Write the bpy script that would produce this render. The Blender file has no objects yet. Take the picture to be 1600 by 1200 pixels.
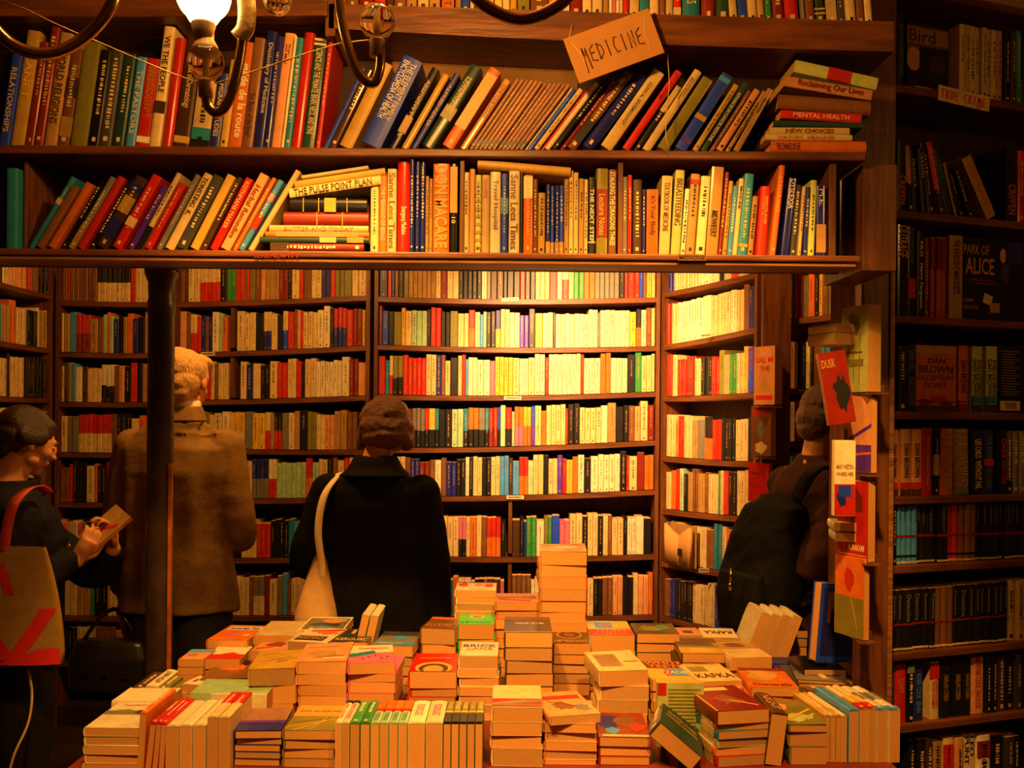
import bpy, bmesh, math, random
from mathutils import Vector, Matrix, Euler
random.seed(7)
SC = bpy.context.scene
COL = SC.collection
# ------------------------------------------------------------------ camera
F = 1500.0            # focal length in pixels of the 1600 px wide frame
HZ = 650.0            # pixel row of the horizon
CZ = 1.60             # eye height
ROLL = math.radians(0.5)
cam_data = bpy.data.cameras.new('camera')
cam_data.sensor_width = 36.0
cam_data.lens = F / 1600 * 36.0
cam_data.shift_y = (HZ - 600) / 1600
cam_data.clip_start = 0.05
cam = bpy.data.objects.new('camera', cam_data)
COL.objects.link(cam)
cam.matrix_world = Matrix.Translation((0, 0, CZ)) @ Matrix.Rotation(-ROLL, 4, 'Y') @ Matrix.Rotation(math.pi / 2, 4, 'X')
SC.camera = cam
# ------------------------------------------------------------------ exposure, world, lamps
SC.view_settings.view_transform = 'Standard'
SC.view_settings.look = 'None'
SC.view_settings.gamma = 1.0
SC.view_settings.use_curve_mapping = False
SC.view_settings.exposure = 0.0
SC.cycles.max_bounces = 5
SC.cycles.diffuse_bounces = 3
SC.cycles.glossy_bounces = 2
SC.cycles.transmission_bounces = 5
SC.cycles.sample_clamp_indirect = 3.0
SC.cycles.use_denoising = True
world = bpy.data.worlds.new('world')
SC.world = world
world.use_nodes = True
bgn = world.node_tree.nodes['Background']
bgn.inputs[0].default_value = (1.0, 0.42, 0.10, 1)
bgn.inputs[1].default_value = 0.02
LIGHT = (1.0, 0.44, 0.085)
def lamp(name, kind, loc, power, size=0.03, target=None, angle=80, blend=0.6, color=LIGHT):
    ld = bpy.data.lights.new(name, kind)
    ld.energy = power
    ld.color = color
    ld.shadow_soft_size = size
    o = bpy.data.objects.new(name, ld)
    COL.objects.link(o)
    o.location = loc
    if kind == 'SPOT':
        ld.spot_size = math.radians(angle)
        ld.spot_blend = blend
        o.rotation_euler = (Vector(target) - Vector(loc)).to_track_quat('-Z', 'Y').to_euler()
    return o
# bulbs of the chandelier in front of the shelves
lamp('chandelier_light', 'POINT', (-0.45, 1.39, 2.215), 10, 0.03)
lamp('chandelier_light', 'POINT', (-0.13, 1.52, 2.50), 34, 0.04)
lamp('chandelier_light', 'POINT', (-0.30, 1.30, 2.52), 12, 0.04)
# spotlight over the alcove, aimed at the curved book wall
lamp('spotlight_light', 'SPOT', (0.05, 3.35, 2.42), 400, 0.05, (0.40, 4.75, 1.66), 80, 1.0, (1.0, .50, .17))
# two unseen spots, added to brighten the display table
lamp('added_table_light', 'SPOT', (-0.45, 1.25, 2.92), 300, 0.05, (-0.45, 2.66, 0.78), 50, 0.6)
lamp('added_table_light', 'SPOT', (0.45, 1.25, 2.92), 280, 0.05, (0.42, 2.66, 0.78), 50, 0.6)
# unseen lamp, added to lift the crime books out of the dark
lamp('added_bookcase_light', 'POINT', (1.75, 1.15, 2.45), 14, 0.05)
# pendant lamps over the alcove aisle
lamp('pendant_light', 'POINT', (-0.95, 3.38, 2.60), 80, 0.06)
lamp('pendant_light', 'POINT', (0.55, 3.55, 2.66), 42, 0.06)

# ------------------------------------------------------------------ pixel -> place
def unroll(px, py):
    x, y = px - 800.0, py - HZ
    c, s = math.cos(ROLL), math.sin(ROLL)
    return x * c + y * s, -x * s + y * c
def P(px, py, Y):
    x, y = unroll(px, py)
    return Vector((x / F * Y, Y, CZ - y / F * Y))

# ------------------------------------------------------------------ materials
PAL = {  # code: (name, albedo)
 'w': ('white', (.86, .76, .50)), 'c': ('cream', (.78, .58, .25)), 't': ('tan', (.46, .26, .075)),
 'y': ('yellow', (.80, .50, .05)), 'o': ('orange', (.75, .17, .015)), 'r': ('red', (.62, .022, .008)),
 'd': ('dark red', (.24, .018, .008)), 'b': ('brown', (.22, .085, .025)), 'n': ('dark brown', (.075, .032, .013)),
 'k': ('black', (.011, .010, .010)), 'g': ('grey', (.20, .19, .15)), 'u': ('blue', (.022, .075, .85)),
 'v': ('navy', (.018, .024, .26)), 'e': ('teal', (.02, .24, .36)), 'G': ('green', (.04, .30, .06)),
 'O': ('olive', (.24, .22, .035)), 'p': ('pink', (.78, .16, .30)), 'P': ('purple', (.12, .035, .55)),
 'm': ('mint green', (.42, .66, .36)), 's': ('sky blue', (.08, .36, .88)), 'h': ('peach', (.80, .36, .14)),
 'j': ('mauve brown', (.42, .20, .12)), 'a': ('dark grey', (.055, .055, .05)), 'q': ('dark green', (.02, .06, .035)),
 'f': ('pale green', (.55, .62, .18)), 'N': ('neon green', (.05, .75, .10)), 'z': ('gold', (.60, .36, .05)),
}
MATS = {}
def nmat(name, base, rough=.5, spec=.5, var=.0, noise=0, nscale=8, bump=0, metal=0, dark=None, stretch=None, coat=0, coords='Object'):
    if name in MATS: return MATS[name]
    m = bpy.data.materials.new(name); m.use_nodes = True
    nt = m.node_tree; b = nt.nodes['Principled BSDF']
    b.inputs['Roughness'].default_value = rough
    b.inputs['Metallic'].default_value = metal
    b.inputs['Specular IOR Level'].default_value = spec
    b.inputs['Coat Weight'].default_value = coat
    b.inputs['Coat Roughness'].default_value = .12
    b.inputs['Base Color'].default_value = (*base, 1)
    src = None
    if noise or bump:
        tc = nt.nodes.new('ShaderNodeTexCoord'); mp = nt.nodes.new('ShaderNodeMapping')
        nt.links.new(tc.outputs[coords], mp.inputs[0])
        if stretch: mp.inputs['Scale'].default_value = stretch
        nz = nt.nodes.new('ShaderNodeTexNoise'); nz.inputs['Scale'].default_value = nscale
        nz.inputs['Detail'].default_value = 4; nz.inputs['Roughness'].default_value = .6
        nt.links.new(mp.outputs[0], nz.inputs['Vector'])
        if noise:
            mx = nt.nodes.new('ShaderNodeMix'); mx.data_type = 'RGBA'
            d = dark if dark else tuple(c * (1 - noise) for c in base)
            mx.inputs['A'].default_value = (*d, 1); mx.inputs['B'].default_value = (*base, 1)
            cr = nt.nodes.new('ShaderNodeMapRange'); cr.inputs['From Min'].default_value = .35; cr.inputs['From Max'].default_value = .65
            nt.links.new(nz.outputs['Fac'], cr.inputs['Value']); nt.links.new(cr.outputs[0], mx.inputs['Factor'])
            src = mx.outputs['Result']
        if bump:
            bp = nt.nodes.new('ShaderNodeBump'); bp.inputs['Strength'].default_value = bump; bp.inputs['Distance'].default_value = .01
            nt.links.new(nz.outputs['Fac'], bp.inputs['Height']); nt.links.new(bp.outputs[0], b.inputs['Normal'])
    if var:
        oi = nt.nodes.new('ShaderNodeObjectInfo'); hs = nt.nodes.new('ShaderNodeHueSaturation')
        mr = nt.nodes.new('ShaderNodeMapRange'); mr.inputs['To Min'].default_value = 1 - var; mr.inputs['To Max'].default_value = 1 + var * .5
        nt.links.new(oi.outputs['Random'], mr.inputs['Value']); nt.links.new(mr.outputs[0], hs.inputs['Value'])
        if src is None:
            hs.inputs['Color'].default_value = (*base, 1)
        else: nt.links.new(src, hs.inputs['Color'])
        src = hs.outputs[0]
    if src is not None: nt.links.new(src, b.inputs['Base Color'])
    MATS[name] = m
    return m
def bmat(code, gloss=False):
    nm, alb = PAL[code]
    if gloss: return nmat('laminated_' + nm.replace(' ', '_'), alb, .22, .5, .2, .25, 22, .02)
    return nmat('cover_' + nm.replace(' ', '_'), alb, .42, .4, .28, .22, 30, .03)
M_PAGE = nmat('page_edges', (.66, .34, .10), .85, .2, .16, .14, 60, .15, stretch=(9, 1, 1))
M_PAGE2 = nmat('old_page_edges', (.52, .30, .11), .85, .2, .2, .2, 60, .15, stretch=(9, 1, 1))
M_WOOD = nmat('stained_shelf_wood', (.20, .060, .015), .42, .45, .12, .55, 5, .25, stretch=(1, 9, 9))
M_WOODV = nmat('stained_upright_wood', (.19, .062, .016), .45, .4, .1, .55, 5, .25, stretch=(9, 9, 1))
M_WOODL = nmat('pale_edge_wood', (.36, .15, .04), .45, .4, .1, .5, 6, .25, stretch=(1, 12, 12))  # lighter wood for lintel strip, upper header board and post edge
M_DARKW = nmat('dark_back_boards', (.050, .020, .008), .6, .3, .0, .5, 5, .2, stretch=(8, 8, 1))
M_PLASTER = nmat('smoke_stained_plaster', (.30, .16, .06), .85, .2, 0, .6, 3, .4)
M_FLOOR = nmat('dark_floor_tiles', (.06, .03, .015), .55, .3, 0, .5, 4, .2)
M_IRON = nmat('black_cast_iron', (.040, .022, .012), .38, .5, 0, .5, 14, .4)
M_BRASS = nmat('aged_brass', (.62, .38, .10), .22, .5, 0, .35, 10, .05, metal=1)
M_INK = {}

# ------------------------------------------------------------------ mesh helpers
def link(name, me, parent=None, mat=None):
    o = bpy.data.objects.new(name, me); COL.objects.link(o)
    if parent is not None: o.parent = parent
    if mat is not None and me is not None and not me.materials:
        for mm in (mat if isinstance(mat, (list, tuple)) else [mat]): me.materials.append(mm)
    return o
def empty(name, M, label=None, cat=None, group=None):
    o = bpy.data.objects.new(name, None); COL.objects.link(o); o.empty_display_size = .02
    o.matrix_world = M
    tag(o, label, cat, group); return o
def tag(o, label=None, cat=None, group=None, kind=None):
    if label: o['label'] = label
    if cat: o['category'] = cat
    if group: o['group'] = group
    if kind: o['kind'] = kind
    return o
class MB:
    def __init__(s): s.v = []; s.f = []; s.m = []; s.sm = []
    def add(s, vs, fs, mi=0, smooth=False):
        o = len(s.v); s.v += [tuple(v) for v in vs]
        for f in fs: s.f.append(tuple(i + o for i in f)); s.m.append(mi); s.sm.append(smooth)
    def box(s, a, b, mi=0, M=None):
        x0, y0, z0 = a; x1, y1, z1 = b
        vs = [Vector(p) for p in ((x0,y0,z0),(x1,y0,z0),(x1,y1,z0),(x0,y1,z0),(x0,y0,z1),(x1,y0,z1),(x1,y1,z1),(x0,y1,z1))]
        if M is not None: vs = [M @ v for v in vs]
        s.add(vs, [(0,3,2,1),(4,5,6,7),(0,1,5,4),(1,2,6,5),(2,3,7,6),(3,0,4,7)], mi)
    def tube(s, pts, r, n=10, mi=0, caps=True):
        pts = [Vector(p) for p in pts]; rs = r if isinstance(r, (list, tuple)) else [r] * len(pts)
        rings = []; up = None
        for i, p in enumerate(pts):
            t = (pts[min(i+1, len(pts)-1)] - pts[max(i-1, 0)]).normalized()
            if up is None:
                up = Vector((0,0,1)) if abs(t.z) < .9 else Vector((1,0,0))
            a = t.cross(up)
            if a.length < 1e-5: a = t.orthogonal()
            a.normalize(); b = a.cross(t).normalized(); up = b
            rings.append([p + (a * math.cos(2*math.pi*k/n) + b * math.sin(2*math.pi*k/n)) * rs[i] for k in range(n)])
        s.loft(rings, mi, caps)
    def loft(s, rings, mi=0, caps=True):
        n = len(rings[0]); vs = [v for r in rings for v in r]; fs = []
        for i in range(len(rings)-1):
            for k in range(n):
                fs.append((i*n+k, i*n+(k+1)%n, (i+1)*n+(k+1)%n, (i+1)*n+k))
        if caps:
            fs.append(tuple(reversed(range(n)))); fs.append(tuple((len(rings)-1)*n+k for k in range(n)))
        s.add(vs, fs, mi, True)
    def lathe(s, prof, M=None, n=24, mi=0):
        M = M or Matrix()
        s.loft([[M @ Vector((r*math.cos(2*math.pi*k/n), r*math.sin(2*math.pi*k/n), z)) for k in range(n)] for r, z in prof], mi, True)
    def ell(s, c, r, n=16, m=10, M=None, mi=0):
        c = Vector(c); rx, ry, rz = r; rings = []
        for i in range(m+1):
            a = math.pi * (i + .02) / (m + .04); q = []
            for k in range(n):
                v = Vector((rx*math.sin(a)*math.cos(2*math.pi*k/n), ry*math.sin(a)*math.sin(2*math.pi*k/n), -rz*math.cos(a)))
                if M is not None: v = M @ v
                q.append(c + v)
            rings.append(q)
        s.loft(rings, mi, True)
    def mesh(s, name):
        me = bpy.data.meshes.new(name); me.from_pydata(s.v, [], s.f)
        me.polygons.foreach_set('material_index', s.m); me.polygons.foreach_set('use_smooth', s.sm); me.update()
        return me
    def build(s, name, mats, parent=None, fix=False):
        me = s.mesh(name)
        for mm in (mats if isinstance(mats, (list, tuple)) else [mats]): me.materials.append(mm)
        if fix:
            bm = bmesh.new(); bm.from_mesh(me); bmesh.ops.recalc_face_normals(bm, faces=bm.faces); bm.to_mesh(me); bm.free()
        return link(name, me, parent)
def bevel(o, w=.003, seg=2):
    md = o.modifiers.new('edge', 'BEVEL'); md.width = w; md.segments = seg; md.limit_method = 'ANGLE'; return o
_txt = {}
def text_mesh(s, bold=0.0):
    k = (s, bold)
    if k not in _txt:
        cu = bpy.data.curves.new('lettering', 'FONT'); cu.body = s; cu.resolution_u = 2; cu.offset = bold
        o = bpy.data.objects.new('lettering_tmp', cu); COL.objects.link(o)
        dg = bpy.context.evaluated_depsgraph_get()
        me = bpy.data.meshes.new_from_object(o.evaluated_get(dg))
        bpy.data.objects.remove(o); bpy.data.curves.remove(cu)
        xs = [v.co.x for v in me.vertices] or [0, 1]; ys = [v.co.y for v in me.vertices] or [0, 1]
        x0, x1, y0, y1 = min(xs), max(xs), min(ys), max(ys)
        w = max(x1-x0, 1e-4); h = max(y1-y0, 1e-4)
        for v in me.vertices: v.co = ((v.co.x-x0)/w, (v.co.y-y0)/h, 0)
        _txt[k] = (me, w/h)
    return _txt[k]
_tm = {}
def text_obj(name, s, M, w, h, mat, parent, bold=.01, fit=True):
    """lettering in the plane of M (x = baseline, y = up) filling w by h"""
    key = (s, bold, mat.name)
    if key not in _tm:
        me = text_mesh(s, bold)[0].copy(); me.materials.clear(); me.materials.append(mat); _tm[key] = me
    o = link(name, _tm[key], parent)
    o.matrix_basis = M @ Matrix.Diagonal((w, h, 1, 1))
    return o
# ------------------------------------------------------------------ books
# local frame: x = thickness (front cover at +x), y = spine (0) to fore edge, z = tail to head
_bk = {}
def cover_mesh(t, h, d, hard, curl=0):
    k = (round(t*1000), round(h*200), round(d*100), hard, curl)
    c = .0026 if hard else .0009
    r = min(t*.5, .005 if not hard else .012)
    bul = t*.14 if hard else t*.03
    prof = [(-t/2, d), (-t/2, r*.9)]
    n = 6
    for i in range(n+1):
        x = -t/2 + t*i/n
        prof.append((x, bul*0 + r*.0 + (abs(x)/(t/2))**3 * r*.55))
    prof += [(t/2, r*.9), (t/2, d)]
    inner = [(t/2-c, d), (t/2-c, r), (-t/2+c, r), (-t/2+c, d)]
    mb = MB()
    pl = prof + inner; N = len(pl)
    vs = [(x, y, 0) for x, y in pl] + [(x, y, h) for x, y in pl]
    fs = [(i, (i+1) % N, (i+1) % N + N, i + N) for i in range(N)]
    # end caps as strips: left board, spine, right board
    q = len(prof)
    a, b = prof.__len__() - 1, 0
    def cap(off, flip):
        L = [(0, 1, q+2, q+3), (1, 2, q+2), (q-2, q-1, q, q+1), (q-3, q-2, q+1)]
        S = tuple(range(2, q-2)) + (q+1, q+2)
        for f in L + [S]:
            f = tuple(i+off for i in f)
            fs.append(tuple(reversed(f)) if not flip else f)
    cap(0, True); cap(N, False)
    mb.add(vs, fs)
    if curl:      # a front board lifting away from the pages
        m = 8; V = []
        for j in range(m+1):
            y = d*j/m
            for zz in (0, h):
                V.append((t/2 + .0004 + curl*(j/m)**2 * (.25 + .75*(zz/h)), y, zz))
        for j in range(m+1):
            y = d*j/m
            for zz in (0, h):
                V.append((t/2 + .0012 + curl*(j/m)**2 * (.25 + .75*(zz/h)), y, zz))
        fs = []
        for j in range(m):
            fs.append((2*j, 2*j+2, 2*j+3, 2*j+1)); o = 2*(m+1)
            fs.append((o+2*j, o+2*j+1, o+2*j+3, o+2*j+2))
            fs.append((2*j, o+2*j, o+2*j+2, 2*j+2)); fs.append((2*j+1, 2*j+3, o+2*j+3, o+2*j+1))
        mb.add(V, fs)
    return mb
def ink(code): return bmat(code)
_cache = {}
def book(M, t, h, d, col, hard=False, gloss=False, title=None, tcol='w', tfrac=(.15, .85), tsize=.55, bands=(), art=(), page=None,
         name='book', label=None, cat='book', group=None, sub=None, curl=0, marks=True, bold=.012, backart=(), tfirst=None):
    root = empty(name, M, label, cat, group)
    q = 2000.0
    key = ('c', round(t*q), round(h*q), round(d*400), hard, col, gloss, curl)
    if key not in _cache:
        me = cover_mesh(t, h, d, hard, curl).mesh('cover')
        bm = bmesh.new(); bm.from_mesh(me); bmesh.ops.recalc_face_normals(bm, faces=bm.faces); bm.to_mesh(me); bm.free()
        me.materials.append(bmat(col, gloss)); _cache[key] = me
    link('cover', _cache[key], root)
    c = .0026 if hard else .0009
    ins = .003 if hard else .0004
    pm = page or M_PAGE
    key = ('p', round(t*q), round(h*q), round(d*400), hard, pm.name)
    if key not in _cache:
        mb = MB(); mb.box((-t/2+c, .0035 if t < .01 else .006, ins), (t/2-c, d-(.003 if hard else .0006), h-ins))
        me = mb.mesh('page_block'); me.materials.append(pm); _cache[key] = me
    link('page_block', _cache[key], root)
    # things on the spine
    sy = -.0009
    if bands:
        mb = MB(); ms = []
        for (v0, v1, cc) in bands:
            if cc not in ms: ms.append(cc)
            e = t*.5 - .0004
            r = .0006
            mb.box((-e, sy+.0003, v0*h), (e, .0022, v1*h), ms.index(cc))
            mb.box((-t/2-.0003, .0016, v0*h), (t/2+.0003, .0045, v1*h), ms.index(cc))
        mb.build('spine_band', [bmat(x) for x in ms], root)
    if title:
        lines = title.split('|')
        L = (tfrac[1]-tfrac[0])*h; n = len(lines)
        for i, s in enumerate(lines):
            th = t*tsize/n*(.9 if n > 1 else 1)
            asp = text_mesh(s, bold)[1]
            w = min(L, th*asp*1.5); w = max(w, min(L, th*asp*.55))
            x0 = -th/2 if n == 1 else (t*tsize/2 - (i+1)*t*tsize/n)
            z1 = tfrac[1]*h if tfirst is None else tfirst*h
            # baseline runs -z, up is +x
            Mt = Matrix(((0,1,0,x0),(0,0,-1,sy-.0006),(-1,0,0,z1),(0,0,0,1)))
            text_obj('title', s, Mt, w, th, bmat(tcol), root, bold)
    elif marks:
        mb = MB(); z = h*random.uniform(.80, .92); a = random.uniform(.16, .34)*t
        zend = h*random.uniform(.2, .5)
        while z > zend:
            l = random.uniform(.0015, .006)
            mb.box((-a*random.uniform(.5, 1)*.7, sy, z-l), (a*random.uniform(.5, 1)*.7, .002, z)); z -= l + random.uniform(.0015, .006)
        mb.box((-a*.6, sy, h*.05), (a*.6, .002, h*.05+t*.4))
        mb.build('spine_lettering', bmat(tcol), root)
    for (arr, sx) in ((art, 1), (backart, -1)):
        if not arr: continue
        mb = MB(); ms = []; x = sx*(t/2 + (.0012 if curl else 0))
        k = 0
        for a in arr:
            if a[0] == 't':
                _, s, u0, v0, u1, v1, cc = a[:7]
                flip = len(a) > 7
                xo = x + sx*.0012
                if sx > 0:
                    Mt = Matrix(((0,0,1,xo),(1,0,0,u0*d),(0,1,0,v0*h),(0,0,0,1)))
                    if flip: Mt = Matrix(((0,0,1,xo),(-1,0,0,u1*d),(0,-1,0,v1*h),(0,0,0,1)))
                else:
                    Mt = Matrix(((0,0,-1,xo),(-1,0,0,u1*d),(0,1,0,v0*h),(0,0,0,1)))
                text_obj('cover_title', s, Mt, (u1-u0)*d, (v1-v0)*h, bmat(cc), root, .012)
            else:
                k += 1
                _, u0, v0, u1, v1, cc = a[:6]
                if cc not in ms: ms.append(cc)
                xo = x + sx*(.0002 + .00012*k)
                lf = 0
                if a[0] == 'q':
                    pts = [(u0, v0), (u1, v0), (u1, v1), (u0, v1)]
                elif a[0] == 'e':
                    pts = [((u0+u1)/2 + (u1-u0)/2*math.cos(i*math.pi/10), (v0+v1)/2 + (v1-v0)/2*math.sin(i*math.pi/10)) for i in range(20)]
                elif a[0] == 'b':   # blobby outline
                    rr = random.Random(k*13+int(u0*97)); pts = [((u0+u1)/2 + (u1-u0)/2*rr.uniform(.55, 1)*math.cos(i*math.pi/9), (v0+v1)/2 + (v1-v0)/2*rr.uniform(.55, 1)*math.sin(i*math.pi/9)) for i in range(18)]
                elif a[0] == 'l':   # slanting bar
                    w = a[6] if len(a) > 6 else .02
                    dx, dy = u1-u0, v1-v0; L = math.hypot(dx, dy); nx, ny = -dy/L*w/2, dx/L*w/2
                    pts = [(u0-nx, v0-ny), (u1-nx, v1-ny), (u1+nx, v1+ny), (u0+nx, v0+ny)]
                vs = []
                for u, v in pts:
                    lift = curl*(max(u, 0))**2*(.25+.75*v) if curl else 0
                    vs.append((xo+lift, min(max(u, .012), .995)*d, min(max(v, .004), .996)*h))
                f = tuple(range(len(pts)))
                mb.add(vs, [f if sx > 0 else tuple(reversed(f))], ms.index(cc))
        if mb.v: mb.build('cover_art', [bmat(x) for x in ms], root)
    return root
# ---- labels: say which one, by look, then neighbours, then count from a landmark
ORD = 'first second third fourth fifth sixth seventh eighth ninth tenth eleventh twelfth thirteenth fourteenth fifteenth sixteenth seventeenth eighteenth nineteenth twentieth'.split()
def art_(w): return ('an ' if w[0] in 'aeiou' else 'a ') + w
def label_row(items, phrase, landmark, noun='book'):
    """items: [(obj, colour name, size word, extra)] from the landmark outwards"""
    n = len(items)
    from collections import Counter
    def ctx(i):
        a = items[i-1][1] if i else landmark.split()[-1]; z = items[i+1][1] if i < n-1 else None
        return (items[i][1], a, z)
    c0 = Counter(x[1] for x in items); c1 = Counter(ctx(i) for i in range(n)); seen = Counter()
    for i, (o, c, s, x) in enumerate(items):
        seen[c] += 1; _, a, z = ctx(i)
        sz = s+' ' if s else ''
        lo = f'{ORD[seen[c]-1] if seen[c] <= 20 else "last"} {c} {noun} from {landmark}, on {phrase}'
        if c0[c] == 1: l = f'{sz}{c} {noun}{" "+x if x else ""} on {phrase}'
        elif i and z and c1[ctx(i)] == 1: l = f'{sz}{c} {noun} on {phrase}, between ' + (f'{a} and {z} ones' if a != z else f'two {a} ones')
        else: l = lo
        if len(l.split()) > 16: l = lo
        o['label'] = l
def size_word(t, h):
    if t > .03: return 'thick'
    if t < .0125: return 'slim'
    return 'tall' if h > .235 else ''
# a shelf front: line from px a at depth Ya to px b at depth Yb, seen from the camera
class Panel:
    def __init__(s, pa, Ya, pb, Yb):
        s.A = Vector(((pa-800)/F*Ya, Ya, 0)); s.B = Vector(((pb-800)/F*Yb, Yb, 0))
        s.u = (s.B-s.A).normalized(); s.n = Vector((s.u.y, -s.u.x, 0))   # n points to the viewer
        s.L = (s.B-s.A).length
    def s_of(s, px, py=None):   # distance along the line of the column px (at row py)
        x, _ = unroll(px, py if py is not None else HZ)
        k = x/F
        # A + u*t : (Ax+ux t) = k (Ay+uy t)
        return (k*s.A.y - s.A.x) / (s.u.x - k*s.u.y)
    def at(s, t, z, out=0): return s.A + s.u*t + s.n*out + Vector((0, 0, z))
    def Yat(s, t): return (s.A + s.u*t).y
    def mat(s, t, z, out=0):
        o = s.at(t, z, out)
        return Matrix(((s.u.x, -s.n.x, 0, o.x), (s.u.y, -s.n.y, 0, o.y), (0, 0, 1, o.z), (0, 0, 0, 1)))
def stand_row(panel, z, ybase, rows, phrase, landmark, depth=.15, group=None, rev=True, hscale=1.0, out=0, jitter=True):
    """rows: (px of bottom left, px width, px top row, lean deg, colour, dict)"""
    items = []
    for r in rows:
        b, w, top, lean, col = r[:5]; kw = dict(r[5]) if len(r) > 5 else {}
        bl = kw.pop('bl', 1.0)
        th = math.radians(lean); yb = ybase
        s0 = panel.s_of(b, yb); s1 = panel.s_of(b+w, yb)
        Y = panel.Yat(s0)
        t = max((s1-s0)*math.cos(th)*(.955 if abs(lean) < 15 else .925), .003)
        _, vt = unroll(b+w/2+abs(yb-top)*math.tan(th), top)
        zt = CZ - vt/F*Y
        h = max((zt - z - t*math.sin(abs(th)))/math.cos(th), .05)
        if kw.pop('hh', None) is not None: h = r[5]['hh']
        d = kw.pop('d', None) or max(.10, min(depth, h*.68)) * random.uniform(.94, 1.0)
        o_ = kw.pop('out', 0) + (random.uniform(-.012, 0) if jitter else 0)
        if lean >= 0: piv = s0 + (s1-s0)*math.cos(th)**2; cx = -t/2
        else: piv = s0 + (s1-s0)*math.sin(th)**2; cx = t/2
        M = panel.mat(piv, z+.0008, out+o_) @ Matrix.Rotation(th, 4, 'Y') @ Matrix.Translation((cx, 0, 0))
        yaw = kw.pop('yaw', 0)
        if yaw: M = M @ Matrix.Rotation(math.radians(yaw), 4, 'Z')
        nm = kw.pop('cn', PAL[col][0]); ex = kw.pop('x', '')
        if not kw.get('hard') and 'gloss' not in kw: kw['gloss'] = random.random() < .35
        tc = kw.pop('tcol', 'k' if col in 'wcyhtOfmz' else 'c')
        o = book(M, t, h, d, col, tcol=tc, group=group, **kw)
        items.append((o, nm, size_word(t, h), ex or ('leaning' if abs(lean) > 18 else '')))
    return items
def finish_row(items, phrase, landmark, rev=True):
    label_row(list(reversed(items)) if rev else items, phrase, landmark)
def lying(x0, x1, ytop_px, ybot_px, z, Y, col, tilt=0, d=.15, **kw):
    """a book on its side, spine to the viewer; z = underside height at its middle"""
    L = (x1-x0)/F*Y; t = (ybot_px-ytop_px)/F*Y
    xm = ((x0+x1)/2-800)/F*Y
    R = Matrix(((0,0,-1,0),(0,1,0,0),(1,0,0,0),(0,0,0,1)))     # local z -> -X, x -> Z
    M = Matrix.Translation((xm, Y, z)) @ Matrix.Rotation(math.radians(tilt), 4, 'Y') @ Matrix.Translation((L/2, 0, t/2)) @ R
    return book(M, t, L, d, col, **kw)
# ------------------------------------------------------------------ the room
def slab(name, a, b, mat, kind='structure'):
    mb = MB(); mb.box(a, b); o = mb.build(name, mat); return tag(o, kind=kind)
slab('floor', (-3.0, -1.6, -.05), (3.2, 6.0, 0), M_FLOOR)
slab('ceiling', (-3.0, -1.6, 3.05), (3.2, 6.0, 3.10), M_PLASTER)
slab('wall_back', (-3.0, 5.6, 0), (3.2, 5.7, 3.05), M_PLASTER)
slab('wall_left', (-3.0, -1.6, 0), (-2.9, 5.6, 3.05), M_PLASTER)
slab('wall_right', (3.1, -1.6, 0), (3.2, 5.6, 3.05), M_PLASTER)
slab('wall_front', (-2.9, -1.6, 0), (3.1, -1.5, 3.05), M_PLASTER)

YF = 2.30                                  # front plane of the shelves over the opening
zA = P(700, 234, YF).z                     # upper shelf surface
zB = P(700, 395, YF).z                     # lower shelf surface
zT = P(900, 33, YF).z                      # topmost shelf surface
def X(px, Y=YF): return (px-800)/F*Y
# ---- front bookcase over the opening: boards, uprights, back
fb = empty('bookcase', Matrix.Translation((0, YF, 1.9)), 'dark wooden bookcase spanning the opening above the alcove, three shelves of leaning books', 'bookcase')
XL, XR = -1.62, X(1347)
def part(par, name, mat, boxes, bv=.003, pos=None):
    inv = par.matrix_world.inverted()
    mb = MB()
    for a, b in boxes: mb.box(a, b)
    o = mb.build(name, mat, par); o.matrix_basis = inv
    if bv: bevel(o, bv, 2)
    return o
part(fb, 'shelf', M_WOOD, [((XL, YF-.012, zA-.021), (XR, YF+.17, zA))], .004)
part(fb, 'shelf', M_WOOD, [((XL, YF-.012, zB-.0155), (X(1340), YF+.17, zB))], .004)
part(fb, 'lintel_strip', M_WOODL, [((XL, YF-.004, zB-.026), (X(1335), YF+.03, zB-.0165))], .002)
# the topmost shelf board sags towards its right end
mb = MB()
def board(x0, x1, zt0, zt1, zb0, zb1, y0, y1, n=14):
    R = []
    for i in range(n+1):
        k = i/n; x = x0+(x1-x0)*k; zt = zt0+(zt1-zt0)*k; zb = zb0+(zb1-zb0)*k - .006*math.sin(math.pi*k)
        R.append([Vector((x, y0, zb)), Vector((x, y1, zb)), Vector((x, y1, zt)), Vector((x, y0, zt))])
    m = MB(); m.loft(R); m.sm = [False]*len(m.sm); return m
zt0, zt1 = P(515, 14, YF).z, P(1390, 42, YF).z
zTop = lambda px: zt0 + (zt1-zt0)*((px-515)/875)
inv = fb.matrix_world.inverted()
o = board(X(512), X(1384), zt0, zt1, P(515, 52, YF).z, P(1370, 88, YF).z, YF-.03, YF+.17).build('shelf', M_WOOD, fb, True); o.matrix_basis = inv
o = board(XL, X(511), P(0, 8, YF).z, P(512, 8, YF).z, P(0, 34, YF).z, P(512, 36, YF).z, YF-.045, YF+.17).build('header_board', M_WOOD, fb, True); o.matrix_basis = inv; bevel(o, .003)
part(fb, 'header_board', M_WOODL, [((XL, YF+.02, P(250, 5, YF).z), (X(511), YF+.17, 2.78))], .004)
part(fb, 'upright', M_WOODV, [((X(506), YF-.03, P(515, 64, YF).z), (X(522), YF+.165, zt0+.09))], .003)
part(fb, 'upright', M_WOODV, [((X(715), YF+.005, zB), (X(722.5), YF+.165, zA-.022))], .002)
part(fb, 'upright', M_WOODV, [((X(963), YF+.005, zB), (X(971), YF+.165, zA-.022))], .002)
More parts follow.
